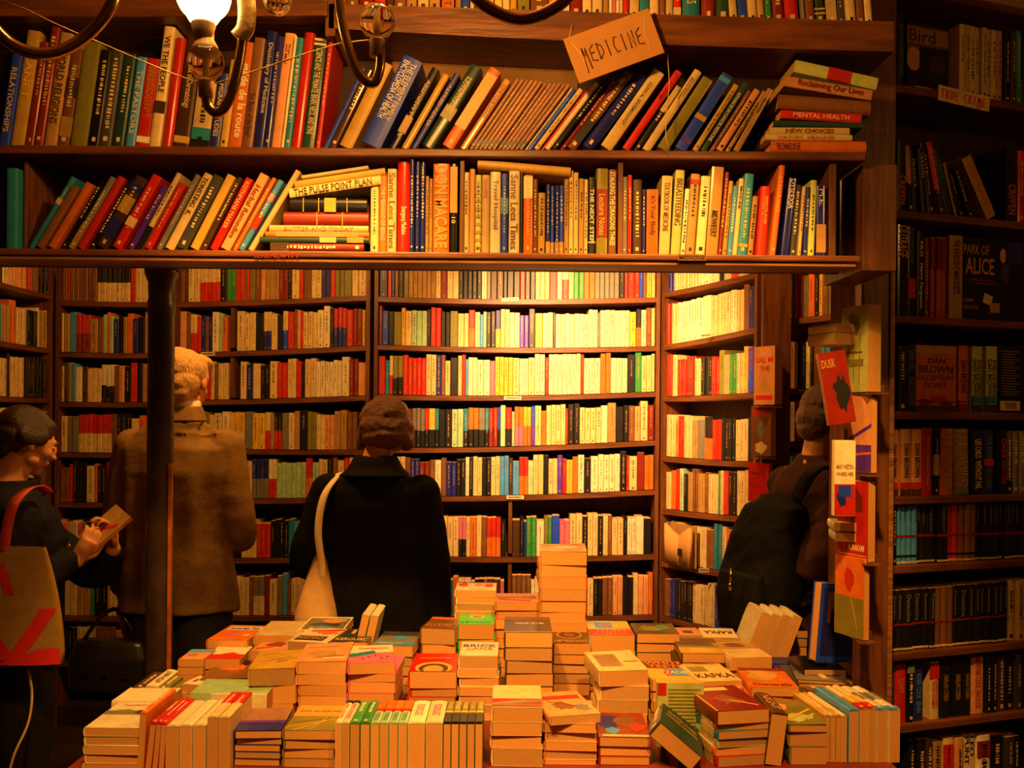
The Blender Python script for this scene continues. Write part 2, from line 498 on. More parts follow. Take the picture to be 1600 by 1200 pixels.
part(fb, 'upright', M_WOODV, [((X(1294), YF+.005, zB), (X(1305), YF+.165, zA-.022))], .002)
part(fb, 'upright', M_WOODV, [((X(24), YF+.03, zB), (X(30), YF+.165, zA-.022))], .002)
part(fb, 'back_panel', M_DARKW, [((XL, YF+.17, zB-.016), (XR, YF+.185, 2.80))], 0)
part(fb, 'plaster_patch', M_PLASTER, [((X(595), YF+.162, zA+.17), (X(905), YF+.1695, zA+.285))], 0)
part(fb, 'top_board', M_DARKW, [((XL, YF-.01, 2.80), (XR, YF+.185, 2.825))], 0)
# ---- the heavy post
post = empty('wooden_post', Matrix.Translation((X(1372, 2.4), 2.4, 0)), 'heavy dark wooden post hung with face-out books, between the opening and dark bookcase', 'post')
pl0, pl1 = P(1346, 600, 2.60).x, P(1397, 600, 2.60).x
inv = post.matrix_world.inverted()
mb = MB(); mb.box((pl0, 2.60, 0), (pl1, 2.655, 3.05)); o = mb.build('shaft', M_WOODV, post); o.matrix_basis = inv; bevel(o, .006, 3)
mb = MB(); mb.box((pl1-.014, 2.592, 0), (pl1-.001, 2.5995, P(1392, 405, 2.6).z)); o = mb.build('edge_strip', M_WOODL, post); o.matrix_basis = inv; bevel(o, .002)
mb = MB(); mb.box((X(1347)+.004, 2.32, zB-.03), (P(1401, 300, 2.32).x, 2.599, zA-.022)); mb.box((X(1347)+.004, 2.49, zA-.0215), (P(1400, 100, 2.49).x, 2.599, 3.05)); o = mb.build('upper_shaft', M_WOODV, post); o.matrix_basis = inv
# ---- iron column and the beam it carries
cx, cy = X(251, 3.05), 3.05
mb = MB(); r = .042
zc = P(250, 470, 3.05).z
mb.lathe([(.075, 0), (.075, .04), (.055, .07), (.05, .12), (r, .16), (r*.97, zc-.05), (r*1.02, zc-.04), (r*1.02, zc), (r*.95, zc+.005), (r*1.0, zc+.06), (r*1.25, zc+.085), (r*1.25, zc+.1)], Matrix.Translation((cx, cy, 0)))
ic = empty('iron_column', Matrix.Translation((cx, cy, 0)), 'black cast iron column with square cap, beside the man in the tan coat', 'column')
o = mb.build('shaft', M_IRON, ic); o.matrix_basis = ic.matrix_world.inverted()
mb = MB(); zt = 2.16
mb.loft([[Vector((cx+sx*w, cy+sy*w, z)) for sx, sy in ((-1,-1),(1,-1),(1,1),(-1,1))] for w, z in ((.05, zc+.1), (.062, zc+.12), (.078, zc+.15), (.078, zt))])
mb.sm = [False]*len(mb.sm)
o = mb.build('capital', M_IRON, ic, True); o.matrix_basis = ic.matrix_world.inverted()
mb = MB(); mb.box((cx+.036, cy-.028, .75), (cx+.047, cy-.018, 1.44)); o = mb.build('orange_edge', nmat('mottled_orange', (.5, .13, .02), .5, .4, 0, .6, 20), ic); o.matrix_basis = ic.matrix_world.inverted()  # orange strip up one side of the shaft
slab('trim_1', (-2.9, 2.98, zt), (1.6, 3.12, 2.36), M_WOOD)
# ---- back bookcases round the alcove
PANELS = {}
SHELF_OUT = .012
def back_case(key, pa, Ya, pb, Yb, rows, label, zmax, extra_up=()):
    pn = Panel(pa, Ya, pb, Yb)
    e = empty('bookcase', pn.mat(0, 0), label, 'bookcase')
    PANELS[key] = (pn, rows)
    D = .19 if key != 'E' else .128
    for z0, z1 in rows:      # heights of the shelf surface at both ends
        mb = MB(); n = 10; R = []
        sag = .012 if key == 'C' else .004
        for i in range(n+1):
            k = i/n; zz = z0+(z1-z0)*k - sag*math.sin(math.pi*k); x = pn.L*k
            R.append([Vector((x, -SHELF_OUT, zz-.024)), Vector((x, D, zz-.024)), Vector((x, D, zz)), Vector((x, -SHELF_OUT, zz))])
        mb.loft(R); mb.sm = [False]*len(mb.sm)
        mb.build('shelf', M_WOOD, e, True)
    for x in (0, pn.L):
        mb = MB(); w = .0095; x = x + (w if x == 0 else -w-.001)
        mb.box((x-w, -SHELF_OUT-.002, 0), (x+w, D, zmax)); mb.build('upright', M_WOODV, e)
    for x, za, zb in extra_up:
        mb = MB(); mb.box((x-.009, -.004, za), (x+.009, D, zb)); mb.build('divider', M_WOODV, e)
    mb = MB(); mb.box((0, D, 0), (pn.L, D+.012, zmax)); mb.build('back_panel', M_DARKW, e)
    mb = MB(); mb.box((0, -.004, 0), (pn.L, D, .1)); mb.build('plinth', M_DARKW, e)
    mb = MB(); mb.box((0, -.02, zmax), (pn.L-.002, D, zmax+.03)); mb.build('top_board', M_WOOD, e)
    return pn, e
def zz(px, py, Y): return P(px, py, Y).z
def rowz(pa, Ya, pb, Yb, ys): return [(zz(pa, a, Ya), zz(pb, b, Yb)) for a, b in ys]
low = [(.60, .60), (.33, .33)]
rA = rowz(0, 4.45, 78, 4.9, [(440, 462), (531, 545), (618, 622), (706, 704), (795, 785), (885, 872), (975, 962)])
back_case('A', -40, 4.25, 78, 4.9, rA, 'narrow angled bookcase behind the woman in the navy jacket', 2.42)
rB = rowz(88, 4.9, 272, 4.85, [(470, 472), (550, 552), (628, 628), (707, 706), (785, 784), (872, 872), (962, 962)]) + [(.33, .33)]
back_case('B', 88, 4.9, 272, 4.85, rB, 'tall bookcase behind the iron column and the man', 2.42)
rB2 = rowz(273, 4.85, 578, 4.75, [(473, 462), (552, 540), (626, 618), (700, 703), (780, 776), (872, 870), (962, 960)]) + [(.33, .33)]
back_case('D', 273, 4.85, 578, 4.75, rB2, 'tall bookcase of paperbacks between the man and the woman in black', 2.42, extra_up=[(.30, 1.93, 2.13), (.30, 1.68, 1.88)])
rC = rowz(584, 4.75, 1030, 4.75, [(464, 465), (539, 541), (617, 612), (700, 688), (776, 765), (868, 866), (962, 960)]) + [(.33, .33)]
pnC, eC = back_case('C', 584, 4.75, 1030, 4.75, rC, 'brightly spotlit sagging bookcase in the middle of the alcove', 2.42, extra_up=[(.68, .92, 1.2), (.68, .62, .9)])
rD = rowz(1036, 4.75, 1186, 4.05, [(458, 425), (540, 511), (620, 613), (713, 722), (795, 809), (877, 900), (962, 995)]) + [(.33, .33)]
back_case('E', 1036, 4.75, 1186, 4.05, rD, 'angled bookcase with a face-out open book, joining the spotlit shelves', 2.42)
rE = rowz(1219, 4.10, 1345, 3.75, [(500, 484), (608, 603), (690, 692), (770, 778), (850, 865), (930, 952)]) + [(.5, .5), (.25, .25)]
back_case('F', 1226, 4.12, 1400, 3.62, rowz(1226, 4.12, 1400, 3.62, [(500, 475), (608, 602), (690, 694), (770, 783), (850, 872), (930, 960)]) + [(.5, .5), (.25, .25)], 'shadowy bookcase beyond the young person with the backpack', 2.42)
# front board between the two angled cases (carries face-out books)
mb = MB(); a = Vector((X(1188, 4.03), 4.03, 0)); b = Vector((X(1225, 4.09), 4.09, 0))
mb.box((a.x, 4.0, 0), (b.x, 4.03, 2.42)); tag(mb.build('trim_2', M_WOODV), kind='structure')
# ---- all the books of the alcove: nobody could tell them singly apart, one mass
LET = {}
stuff = MB(); smats = []
def smi(c):
    if c not in smats: smats.append(c)
    return smats.index(c)
smi('__page')
TOK = {
 'A': ["k4 c12 h24 r8 b12 k14", "e2 t14 o10 c16 k16 w3 t10", "c12 k4 c22 k35", "c12 t12 b14 c20 k10", "k40 c15 k12", "b20 t20 k30", "k30 c12 b20"],
 'B': ["b10 r5 b42 ck52 r8 c20 k6 b30", "c6 t9 s10 dr22 t12 b8 m6 o5 m5 v8 k8 t6 o9 v8 k10 t20 c16", "c7 n6 t6 s6 w10 n8 c22 kw20 b8 h8 k10 r10 k8 t20 b20", "c12 g18 cr52 b8 k22 c12 o20 c30", "b16 r5 k22 c12 o5 k14 d10 k20 b20 c30", "h6 p8 c8 w8 o8 s6 k20 c24 b20 c30 k20", "b10 c20 t20 G8 k20 c30 b30 c40", "k30 c30 b30 t20 c30"],
 'D': ["b10 n6 c18 rc18 rc14 k10 G14 r14 g3 r5 O8 b10 h6 t22 d14 k6 c12 r6 b12 c16 v14 r8 O14 O12 c10", "h14 b6 rc10 r6 v7 b5 v6 w10 m6 o8 b6 k8 c12 c18 k12 vc12 c10 k8 uc8 r10 b5 h5 r4 c22 w10 w10 k6 vr20 r10 d14 y5 r5 k8", "r20 b12 n8 r12 c6 b6 c16 g6 w12 c10 v10 c12 k14 c12 r16 c14 r8 k5 c18 w14 w13 w13 w12", "c14 cr10 v8 h12 O6 c8 c12 w12 cy24 g12 y20 rc8 t6 rk12 g10 c10 t8 k12 O14 c14 h14 t20", "c60 b30 c28 gv26 rw12 m46 or10 m10 c14 k8 b8 c10 r8 c14 k10", "c90 k12 c24 r22 k28 e8 s12 c30 b30 k20 c30", "c80 r5 c8 w8 c14 b6 cg18 d8 c12 O8 s8 b6 c60 k20 c30", "k50 c30 b30 t20 c30 o30 c50 k50"],
 'C': ["v16 r6 v5 b6 k8 g8 t42 c8 d10 c18 k36 w8 g6 n10 n10 k6 k20 r8 k16 c22 d12 w8 rw10 c8 G16 o17 g38 k8 d6 r10 r8 u5 b6 y8 c14", "d8 u10 k8 O12 y6 c10 m24 k6 r16 k14 O12 c10 c7 or10 m8 s5 m5 k14 yv8 c14 w16 P14 k10 y12 w16 n4 w52 w14 g4 w46 y10 ok8 w8 b8 c8 k8", "k5 r8 e7 rw5 kO16 r8 r28 c16 v8 b6 c8 k12 c6 r6 s4 w14 w20 p8 y28 c10 w14 c10 w16 d6 w50 r5 w26 o16 w26 k12 G10", "c20 k8 r8 c6 kd14 kg20 kr6 ky10 ke6 k20 m18 ke8 ko16 kg10 ke6 dr14 ku4 m8 kr10 m4 po14 oy12 Pu6 c10 o8 c30 r4 k18 c34 w10", "c30 c16 b8 v14 d16 b8 w10 b8 v16 k14 w6 k6 c14 k14 c14 s14 n6 s10 or14 m8 c16 k8 c14 P8 r6 y10 o8 w10 k10 w12 w34 k10 r4", "c90 k14 c26 kp12 c6 o10 c8 b8 or22 k8 w10 n12 k6 v4 G16 w12 O6 G6 u12 p16 c20 k8 c16 k8 c8 b6 c18 k6 w14 w12 k12 c12", "c90 c10 k8 w8 e6 o8 w20 u6 k14 g6 n20 p6 y6 v6 b30 w6 kw24 r8 c14 k28 r8 c10 k14", "k50 c60 b60 t40 c60 o30 c60 k80"],
 'E': ["v10 c40 w30 k8 c10 r12 c16 b8 k8", "r8 c8 w52 c30 w10 c10 b8 v8", "r8 c8 r14 d14 c10 k16 r12 O8 h8 G12 c10 y6 uP18", "c14 t6 r8 c12 t8 g12 ok12 r14 k22 c20 k8", "c8 o6 r8 m6 k6 t8 b8 t10 b6 c16 G4 c4 r8 k14 c30", "v8 b8 c10 n8 c30 b12 e12 c6 o12 u6 r10 k12", "b8 v8 k28 c12 c12 c10 u6 v8 t6 k10 h20", "k40 b40 c40 k20"],
 'F': ["k8 r8 d6 g8 o10 k6 y6 b10 O10 P14 k16 t8 k20", "h10 w4 v6 k8 w6 k4 b12 s14 k40 b20", "c10 r8 g12 g10 k20 b30 k30", "e8 g40 k30 b40", "b40 k40 c30", "k40 b40 k30", "k60 b60", "k60 b60"],
}
def parse(s):
    out = []
    for tk in s.split():
        c = ''.join(ch for ch in tk if not ch.isdigit()); n = int(tk[len(c):]); out.append((c, n))
    return out
def sbook(pn, x, t, z, h, d, low, up, lean=0, out=0):
    M = pn.mat(x + t/2, z, out)
    if lean: M = M @ Matrix.Rotation(lean, 4, 'Y')
    a = t/2*.96; r = min(.003, a*.5)
    zs = [0, h] if low == up else [0, h*random.uniform(.42, .46) if low in 'k' else h*.5, h]
    cc = [low] if low == up else [low, up]
    for j in range(len(zs)-1):
        z0, z1 = zs[j], zs[j+1]
        prof = [(-a, d), (-a, r), (-a+r, 0), (a-r, 0), (a, r), (a, d)]
        vs = [M @ Vector((p[0], p[1], q)) for q in (z0, z1) for p in prof]
        fs = [(i, i+1, i+7, i+6) for i in range(5)]
        stuff.add(vs, fs, smi(cc[j]))
        if j == len(zs)-2: stuff.add([M @ Vector((p[0], p[1], h)) for p in prof], [(0,1,2,3,4,5)], smi(cc[j]) if random.random() < .15 else 0)
    # illegible lettering marks
    lc = 'b' if low in 'wcytmfhOso' else 't'
    if t > .010 and random.random() < .8:
        zc = h*random.uniform(.84, .93); ze = h*random.uniform(.2, .55); w = a*random.uniform(.12, .28)
        while zc > ze:
            l = random.uniform(.002, .008)
            stuff.add([M @ Vector(p) for p in ((-w, -.0006, zc-l), (w*random.uniform(.6, 1), -.0006, zc-l), (w, -.0006, zc), (-w, -.0006, zc))], [(0,1,2,3)], smi(lc))
            zc -= l + random.uniform(.002, .008)
        if random.random() < .6:
            stuff.add([M @ Vector(p) for p in ((-w, -.0006, h*.04), (w, -.0006, h*.04), (w, -.0006, h*.04+.008), (-w, -.0006, h*.04+.008))], [(0,1,2,3)], smi(lc))
DIV = {'D': [(.30, 1.93, 2.13), (.30, 1.68, 1.88)], 'C': [(.68, .92, 1.2), (.68, .62, .9)]}
PXOF = {'A': 0, 'B': 92, 'D': 276, 'C': 588, 'E': 1040, 'F': 1230}
for key, (pn, rows) in PANELS.items():
    nr = len(TOK[key])
    for ri, (z0, z1) in enumerate(rows[:nr]):
        px = PXOF[key]; x = pn.s_of(px) if key != 'A' else pn.s_of(0)
        if key == 'A':     # runs on out of frame to the left
            xx = .022
            while xx < x - .02:
                t = random.uniform(.018, .032); k = xx/pn.L; sbook(pn, xx, t*.97, z0+(z1-z0)*k+.004, random.uniform(.17, .20), .13, *(random.choice('ctkbo'),)*2); xx += t
        lim = pn.L - .0235
        x = max(x, .0215)
        toks = parse(TOK[key][ri])
        gap = (rows[ri-1][0] - z0 - .03) if ri else .235
        k = 0
        base_h = min(gap*.9, .198)
        while x < lim - .012:
            if k < len(toks): c, n = toks[k]
            else: c, n = random.choice('ctkbcohd'), random.randint(8, 16)
            k += 1
            px0 = px; px += n; x1 = min(pn.s_of(px), lim); L = x1 - x
            if L < .008:
                if x1 >= lim - .001: break
                continue
            m = max(1, round(L/ (.024 if len(c) == 2 or n > 20 else .028)))
            hh = base_h*random.uniform(.86, 1.04) if len(c) == 1 else base_h*.97
            if rows is rE: hh = base_h
            for q in range(m):
                t = L/m; xx = x + t*q; kk = xx/pn.L
                sg = .012*math.sin(math.pi*kk) if key == 'C' else .004*math.sin(math.pi*kk)
                h = min(hh*random.uniform(.985, 1.015), gap*.94)
                if any(abs(xx+t/2-dx) < .010+t/2 and za-.02 < z0+.1 < zb_ for dx, za, zb_ in DIV.get(key, ())): continue
                sbook(pn, xx, t*.985, max(z0+(z1-z0)*kk, z0+(z1-z0)*(kk+t/pn.L)) - sg + .0028, h, random.uniform(.12, .15) if key != 'E' else .115, c[0], c[-1], 0, random.uniform(-.008, .0))
            x = x1
me_st = stuff.mesh('shelved_books')
sm_ = [nmat('alcove_pages', (.70, .42, .15), .85, .2)] + [bmat(c) for c in smats[1:]]
for mm in sm_: me_st.materials.append(mm)
o = link('shelved_books', me_st)
tag(o, 'mass of paperbacks filling every shelf of the alcove behind the shoppers', 'books', kind='stuff')
# shelf tags on the alcove shelves
def tagcard(px, py, Y, w=.085, h=.018, tilt=0, label=''):
    p = P(px, py, Y); mb = MB(); mb.box((-w/2, -.0008, -h/2), (w/2, .0008, h/2))
    o = mb.build('shelf_tag', bmat('w')); o.location = (p.x, Y, p.z); o.rotation_euler[1] = math.radians(tilt)
    mk = MB(); x = -w*.4
    while x < w*.38:
        l = random.uniform(.003, .007); mk.box((x, -.0012, -h*.2), (min(x+l, w*.42), -.0009, h*.22)); x += l+.002
    mk.build('lettering', bmat('n'), o)
    tag(o, label, 'shelf label', 'small white shelf labels in the alcove')
tagcard(797, 468, 4.732, tilt=-4, label='small white label on the topmost visible shelf of the spotlit bookcase')
tagcard(801, 622, 4.732, label='small white label on the spotlit bookcase, level with the woman\'s hair')
tagcard(805, 777, 4.732, label='small white label on the spotlit bookcase, below the blue-spined books')
tagcard(1103, 524, 4.32, .05, .014, tilt=-6, label='small white label under the row of tall white comics in the angled bookcase')
tagcard(1100, 891, 4.32, .045, .018, label='small white label under the open book in the angled bookcase')
tagcard(325, 553, 4.79, .07, .02, tilt=-3, label='small pale label on the shelf edge beside the man\'s head')
# ------------------------------------------------------------------ front bookcase books
PF = Panel(0, YF, 1600, YF)
def D(**k): return k
A_ = [
 (-6,17,82,8,'u',D(title='RELATIONSHIPS')), (12,21,44,8,'z',D(title='PLANET',tcol='y',gloss=True)), (35,13,62,8,'d'), (50,14,40,8,'d',D(bands=((.7,.76,'b'),))),
 (65,20,48,8,'t',D(title='WORLD RELIGIONS',tcol='n',tsize=.62,tfrac=(.2,.85))), (86,18,72,8,'b',D(bands=((.1,.3,'t'),(.5,.7,'n')))), (106,27,62,7.5,'O',D(marks=False,cn='khaki')),
 (135,17,76,7.5,'k',D(gloss=True)), (153,19,78,7.5,'a'), (173,18,82,7.5,'q',D(gloss=True)), (192,15,86,7.5,'s',D(title='THE PASTORS',tcol='w')),
 (208,23,88,7,'r',D(title='REPRODUCTIVE|PERSONALITY',tcol='z',tfrac=(.25,.9),bands=((.05,.12,'w'),))), (231,17,40,7,'c',D(title='WE THE PEOPLE',tcol='n',tfrac=(.45,.92),bands=((.28,.38,'n'),))),
 (249,17,57,7,'r',D(hard=True,gloss=True,marks=False)), (267,25,52,7,'n',D(title='Textbook of Dermatology',tcol='c',tfrac=(.35,.85),bands=((.04,.1,'z'),))), (293,30,125,7,'c',D(bands=((.12,.3,'e'),(.0,.12,'k')))),
 (325,15,112,7,'v',D(title='MIGRAINE STUDIES',tcol='w')), (341,12,92,7,'z'), (354,22,62,6.5,'o',D(title='guide de la route',tcol='w',tsize=.75,tfrac=(.1,.8),bold=.03)), (376,17,58,6.5,'b',D(title='The Book of the Road',tcol='n',tfrac=(.1,.5))),
 (393,16,46,6.5,'v',D(title='Dictionary of Medicine',tcol='w',gloss=True,tfrac=(.3,.9))), (410,11,56,6.5,'v',D(gloss=True)), (421,17,48,6.5,'h',D(title='Brain|and Mind',tcol='b',tfrac=(.5,.9))), (438.5,4,56,6.5,'w',D(marks=False)), (443,10,58,6.5,'e'),
 (453,17,50,6.5,'r',D(gloss=True,marks=False,hard=True)), (470,20,58,6.5,'q',D(title='SCIENCE AND THE PRIMATE: BRAIN, NECK, AND SPINE',tcol='w',tfrac=(.12,.9),tsize=.6,bands=((.93,.95,'c'),(.97,.99,'c')),cn='dark teal')), (491,8,62,6.5,'r'),
 (503,9,104,25,'u',D(title='ULTRASOUND',tcol='k')), (513,13,106,25,'n'), (528,24,92,25.5,'z',D(marks=False,cn='tan')), (563,37,84,25.5,'u',D(title='THE ELEMENT FAMILY|ENCYCLOPEDIA OF HEALTH',tcol='w',tfrac=(.3,.95),tsize=.75)),
 (606,15,102,28,'k',D(title='Alternative Medicine',tcol='c',gloss=True,bands=((.2,.4,'t'),))), (626,13,112,29,'z',D(marks=False,cn='yellow tan')), (641,12,112,30,'v',D(title='ALFRED ADLER',tcol='t')), (658,24,97,31,'q',D(title='MEDICAL AND|NUTRITIONAL',tcol='c',gloss=True,bands=((.35,.5,'O'),))),
 (690,23,103,31.5,'o',D(bands=((.25,.93,'z'),),tcol='z')), (718,13,120,32.5,'h',D(title='LOVE YOUR DISEASE',tcol='n',tfrac=(.45,.92))),
] + [(733+7.1*i, 7, 122+.8*i, 33.5+.25*i, 'j', D(bands=((.04,.13,'n'),), gloss=False, x='journal leaning')) for i in range(12)] + [
 (818.5,5,135,36.5,'c',D(marks=False)), (824,9,136,36.5,'u',D(title='PHARMACOLOGY',tcol='s')), (834,10,137,36.5,'c'), (845,5,138,36.5,'r'), (851,10,127,36.5,'w',D(gloss=True,marks=False)), (862,11,122,37,'k',D(gloss=True)),
 (874,10,122,37,'d',D(gloss=True)), (886,18,108,37,'b',D(gloss=True,bands=((.1,.4,'k'),),cn='brown and black')), (909,25,110,36.5,'v',D(gloss=True,hard=True,cn='dark purple')), (938,24,106,34.5,'c',D(title='CLINICAL EPIDEMIOLOGY',tcol='n',tsize=.3,tfrac=(.3,.85))),
 (972,15,108,34,'r',D(title='Urology',tcol='d')), (990,11,120,33.5,'k',D(bands=((.55,.9,'c'),))), (1004,16,105,33,'c',D(title='Law and Nursing|Ethical Practice',tcol='n',tfrac=(.3,.9))), (1027,22,117,32.5,'O',D(marks=False)),
 (1055,23,110,32,'u',D(bands=((.9,.96,'s'),(.4,.46,'z'),(.1,.16,'P')),marks=False)), (1082,11,130,32,'z'), (1095,12,125,32,'q',D(title='ADVANCES IN CANCER MEDICINE',tcol='w')), (1109,8,139,32,'b'), (1119,13,138,32,'h'), (1134,8,140,31.5,'z'), (1146,12,136,29,'t',D(title='Guide',tcol='n')),
]
itA = stand_row(PF, zA, 234, A_, '', '', depth=.145, group='books on the upper shelf over the opening')
finish_row(itA, 'the upper front shelf', 'the wooden post')
B_ = [
 (40,11,273,30.5,'e',D(title='HOMEOPATHY|',tcol='w',bands=((.62,.7,'c'),))), (55,15,288,30.5,'b',D(marks=False,cn='tan brown')), (73,15,283,30.5,'o',D(marks=False,cn='rusty orange')), (92,8,282,30,'k'), (103,12,273,30,'g',D(bands=((0,.35,'t'),))), (118,14,273,30,'r',D(marks=False)),
 (136,9,276,29.5,'k',D(gloss=True)), (148,22,272,29.5,'n',D(gloss=True,bands=((.15,.4,'v'),(.5,.72,'z'),(.8,.9,'v')))), (173,18,270,29,'r',D(bands=((.3,.42,'c'),))), (195,12,285,28.5,'P',D(cn='purple')), (210,10,268,28,'c',D(bands=((0,.3,'k'),))), (224,14,284,28,'r'), (241,10,270,27.5,'g'),
 (254,17,267,27.5,'c',D(title='TONSTING  K.',tcol='n',tfrac=(.45,.95))), (274,20,271,27,'a',D(gloss=True)), (296,16,271,26.5,'z',D(marks=False,cn='tan gold')), (314,8,276,26.5,'n'), (325,14,275,26.5,'r',D(title='ROTHMANS MAKER',tcol='c',tfrac=(.3,.95))), (342,18,268,27.5,'h',D(title='Herbal Remedies',tcol='d')),
 (362,8,276,28.5,'o'), (371,11,279,29.5,'s',D(bands=((.3,.5,'r'),(.7,.8,'p')))), (385,11,263,30.5,'c',D(marks=False)),
]
itB = stand_row(PF, zB, 392, B_, '', '', depth=.14, group='books on the lower shelf over the opening')
B2_ = [
 (577,13,288,0,'c'), (591,12,273,0,'o',D(title='THE MEANING OF BEING',tcol='w')), (603.5,14.5,263,0,'c',D(title='Sanne Lees Times',tcol='b',tsize=.7,tfrac=(.05,.95))), (618.5,20,250,0,'r',D(gloss=True,hard=True,title='Emergency Medicine',tcol='w',tfrac=(.2,.5))),
 (639,7.5,248,0,'v',D(gloss=True)), (647,7.5,248,0,'v',D(gloss=True)), (655,8,247,0,'v',D(gloss=True)), (664,5,275,0,'t'), (669.5,5,278,0,'t'), (675,26,256,0,'o',D(title='DON MACARE',tcol='z',tsize=.8,tfrac=(.05,.98),gloss=True,bold=.03)), (702,11.5,256,0,'k',D(gloss=True,title='10',tcol='w',tfrac=(.2,.4),bands=((.45,.97,'z'),))),
 (723,9,268,0,'c'), (732.5,8.5,263,0,'h',D(marks=False)), (741.5,9.5,272,0,'f',D(bands=tuple((.05+.1*i,.09+.1*i,'z') for i in range(9)),cn='striped green')), (751.5,12.5,272,0,'c',D(title='Sexuality',tcol='r',tfrac=(.7,.95))), (764.5,16.5,267,0,'w',D(gloss=True,title='Travel Hospital',tcol='b',tfrac=(.3,.9))),
 (781.5,11.5,270,0,'u',D(bands=((.5,.7,'s'),),tcol='w')), (794,17,267,0,'w',D(title='Sanne Lees Times',tcol='b',tfrac=(.05,.95),tsize=.7)), (811.5,5,270,0,'k',D(marks=False)), (817,14.5,273,0,'o',D(gloss=True,bands=((.7,.98,'w'),))), (832,7.5,279,0,'b'), (840,11.5,300,0,'z'),
 (852.5,6.5,288,0,'v',D(bands=((0,.17,'t'),))), (859.5,6.5,289,0,'u',D(bands=((0,.17,'t'),))), (866.5,6.5,290,0,'v',D(bands=((0,.17,'t'),),tcol='w')), (873.5,6.5,290,0,'u',D(bands=((0,.17,'t'),))),
 (881,7,280,0,'t'), (888.5,7,265,0,'c'), (896,7.5,268,0,'c'), (904,8,278,0,'t'), (912.5,5.5,280,0,'c'), (918.5,11.5,277,0,'k',D(title='THE NEXT STEP',tcol='w',bands=((.14,.16,'c'),))), (931,18,263,0,'O',D(bands=((.2,.76,'d'),),title='Lecture Notes',tcol='z',tfrac=(.22,.7))), (950,12.5,265,0,'b',D(title='STALKING THE DRAGONS THREE',tcol='w',tsize=.65,tfrac=(.1,.97))),
]
B3_ = [
 (972,8.5,275,0,'g',D(cn='grey green')), (981,6.5,272,0,'r'), (988.5,14,280,0,'n'), (1003.5,5,295,0,'v'), (1010,18.5,295,0,'o',D(title="It's Your Body",tcol='n',tsize=.55,tfrac=(.3,.9),cn='peach orange')), (1030,17,273,2,'c',D(title='TEXTBOOK OF MEDICINE',tcol='b',tfrac=(.3,.92))), (1048,14.5,265,3,'f',D(title='BREASTFEEDING',tcol='b',tfrac=(.35,.9),tsize=.7)),
 (1063.5,7.5,294,4,'w',D(gloss=True)), (1071.5,14,270,4,'t',D(bands=((.88,.93,'r'),))), (1086.5,14.5,275,4,'c'), (1102,19,260,4,'t',D(cn='cream tan',title='MIDWIFERY',tcol='n',tfrac=(.2,.5))), (1122,6.5,268,5,'d'), (1129,7,282,5,'z'), (1136.5,8,290,5,'s'), (1145,7.5,278,5,'c',D(title='MEDICINE',tcol='n',tfrac=(.4,.9))), (1153,14.5,270,5,'e',D(bands=((.1,.14,'z'),))),
 (1169,9,305,5,'t'), (1182,16,290,4,'r',D(title='SPIRITS AND|DREAMS',tcol='z',hard=True)), (1202,10,258,6,'o',D(yaw=0,cn='brown peach',hard=True)), (1221,12,277,6,'v',D(title='DYSLEXIA',tcol='w',tfrac=(.6,.98),tsize=.7)), (1236,9,287,4.5,'a'), (1247.5,5.5,290,4,'c'), (1254.5,6.5,292,3,'v'), (1263,10,281,2,'f'), (1276,15,290,0,'v',D(bands=((.05,.45,'t'),),title='M.E.',tcol='w',tfrac=(.7,.95))),
]
itB += stand_row(PF, zB, 394, B2_, '', '', depth=.14, group='books on the lower shelf over the opening')
itB += stand_row(PF, zB, 399, B3_, '', '', depth=.14, group='books on the lower shelf over the opening')
itB = stand_row(PF, zB, 390, [(6,18,262,0,'e',D(marks=False,cn='grey green'))], '', '', depth=.14, group='books on the lower shelf over the opening') + itB
finish_row(itB, 'the lower front shelf', 'the wooden post')
T_ = []
def t_(px, w, c, lean=0, **k): T_.append((px, w, k.pop('top', -95 + random.uniform(-16, 10)), lean, c, k))
for a in [(520,20,'b'),(541,18,'b'),(560,22,'d'),(583,18,'r'),(602,12,'n'),(615,18,'b'),(634,16,'t'),(652,17,'c'),(670,17,'t'),(689,20,'o',D(title='IT',tcol='n',tfrac=(.1,.2))),(711,9,'t'),(721,12,'u'),(734,18,'c'),(753,18,'h'),(772,12,'c'),(785,11,'c'),(797,10,'z'),(808,19,'O'),(828,28,'b'),(857,12,'o'),(870,9,'n'),(880,10,'u',D(bands=((.1,.2,'w'),))),(891,18,'d'),(910,14,'c'),(925,16,'c'),(942,9,'t'),(952,5,'w'),(957.5,5,'p'),(963,5,'w'),(968.5,5,'c'),(974,9,'r'),(984,15,'c'),(1000,15,'e'),(1016,14,'c'),(1031,9,'b'),(1041,11,'c'),(1053,12,'r',D(bands=((.05,.18,'c'),))),(1066,28,'e',D(hard=True,title='STUDIES',tcol='w',tfrac=(.2,.5))),(1096,22,'d',D(hard=True)),(1119,22,'q',D(hard=True))]:
    t_(a[0], a[1], a[2], 0, **(a[3] if len(a) > 3 else {}))
for a in [(1142,12,'c'),(1155,16,'u'),(1172,13,'c'),(1186,10,'t'),(1197,12,'G'),(1210,20,'d',D(hard=True)),(1231,22,'r',D(gloss=True,hard=True)),(1256,5,'g'),(1262,13,'b'),(1276,18,'q',D(hard=True,bands=((.12,.14,'z'),(.17,.19,'z')))),(1295,16,'n',D(bands=((.05,.35,'c'),))),(1312,12,'a'),(1325,14,'c'),(1341,13,'b'),(1355,12,'c')]:
    t_(a[0], a[1], a[2], -5, **(a[3] if len(a) > 3 else {}))
itT = []
for r in T_:
    zt_ = zTop(r[0]+r[1]/2)
    itT += stand_row(PF, zt_+.001, 20, [r], '', '', depth=.15, group='books on the topmost front shelf')
finish_row(itT, 'the topmost front shelf', 'the wooden post')
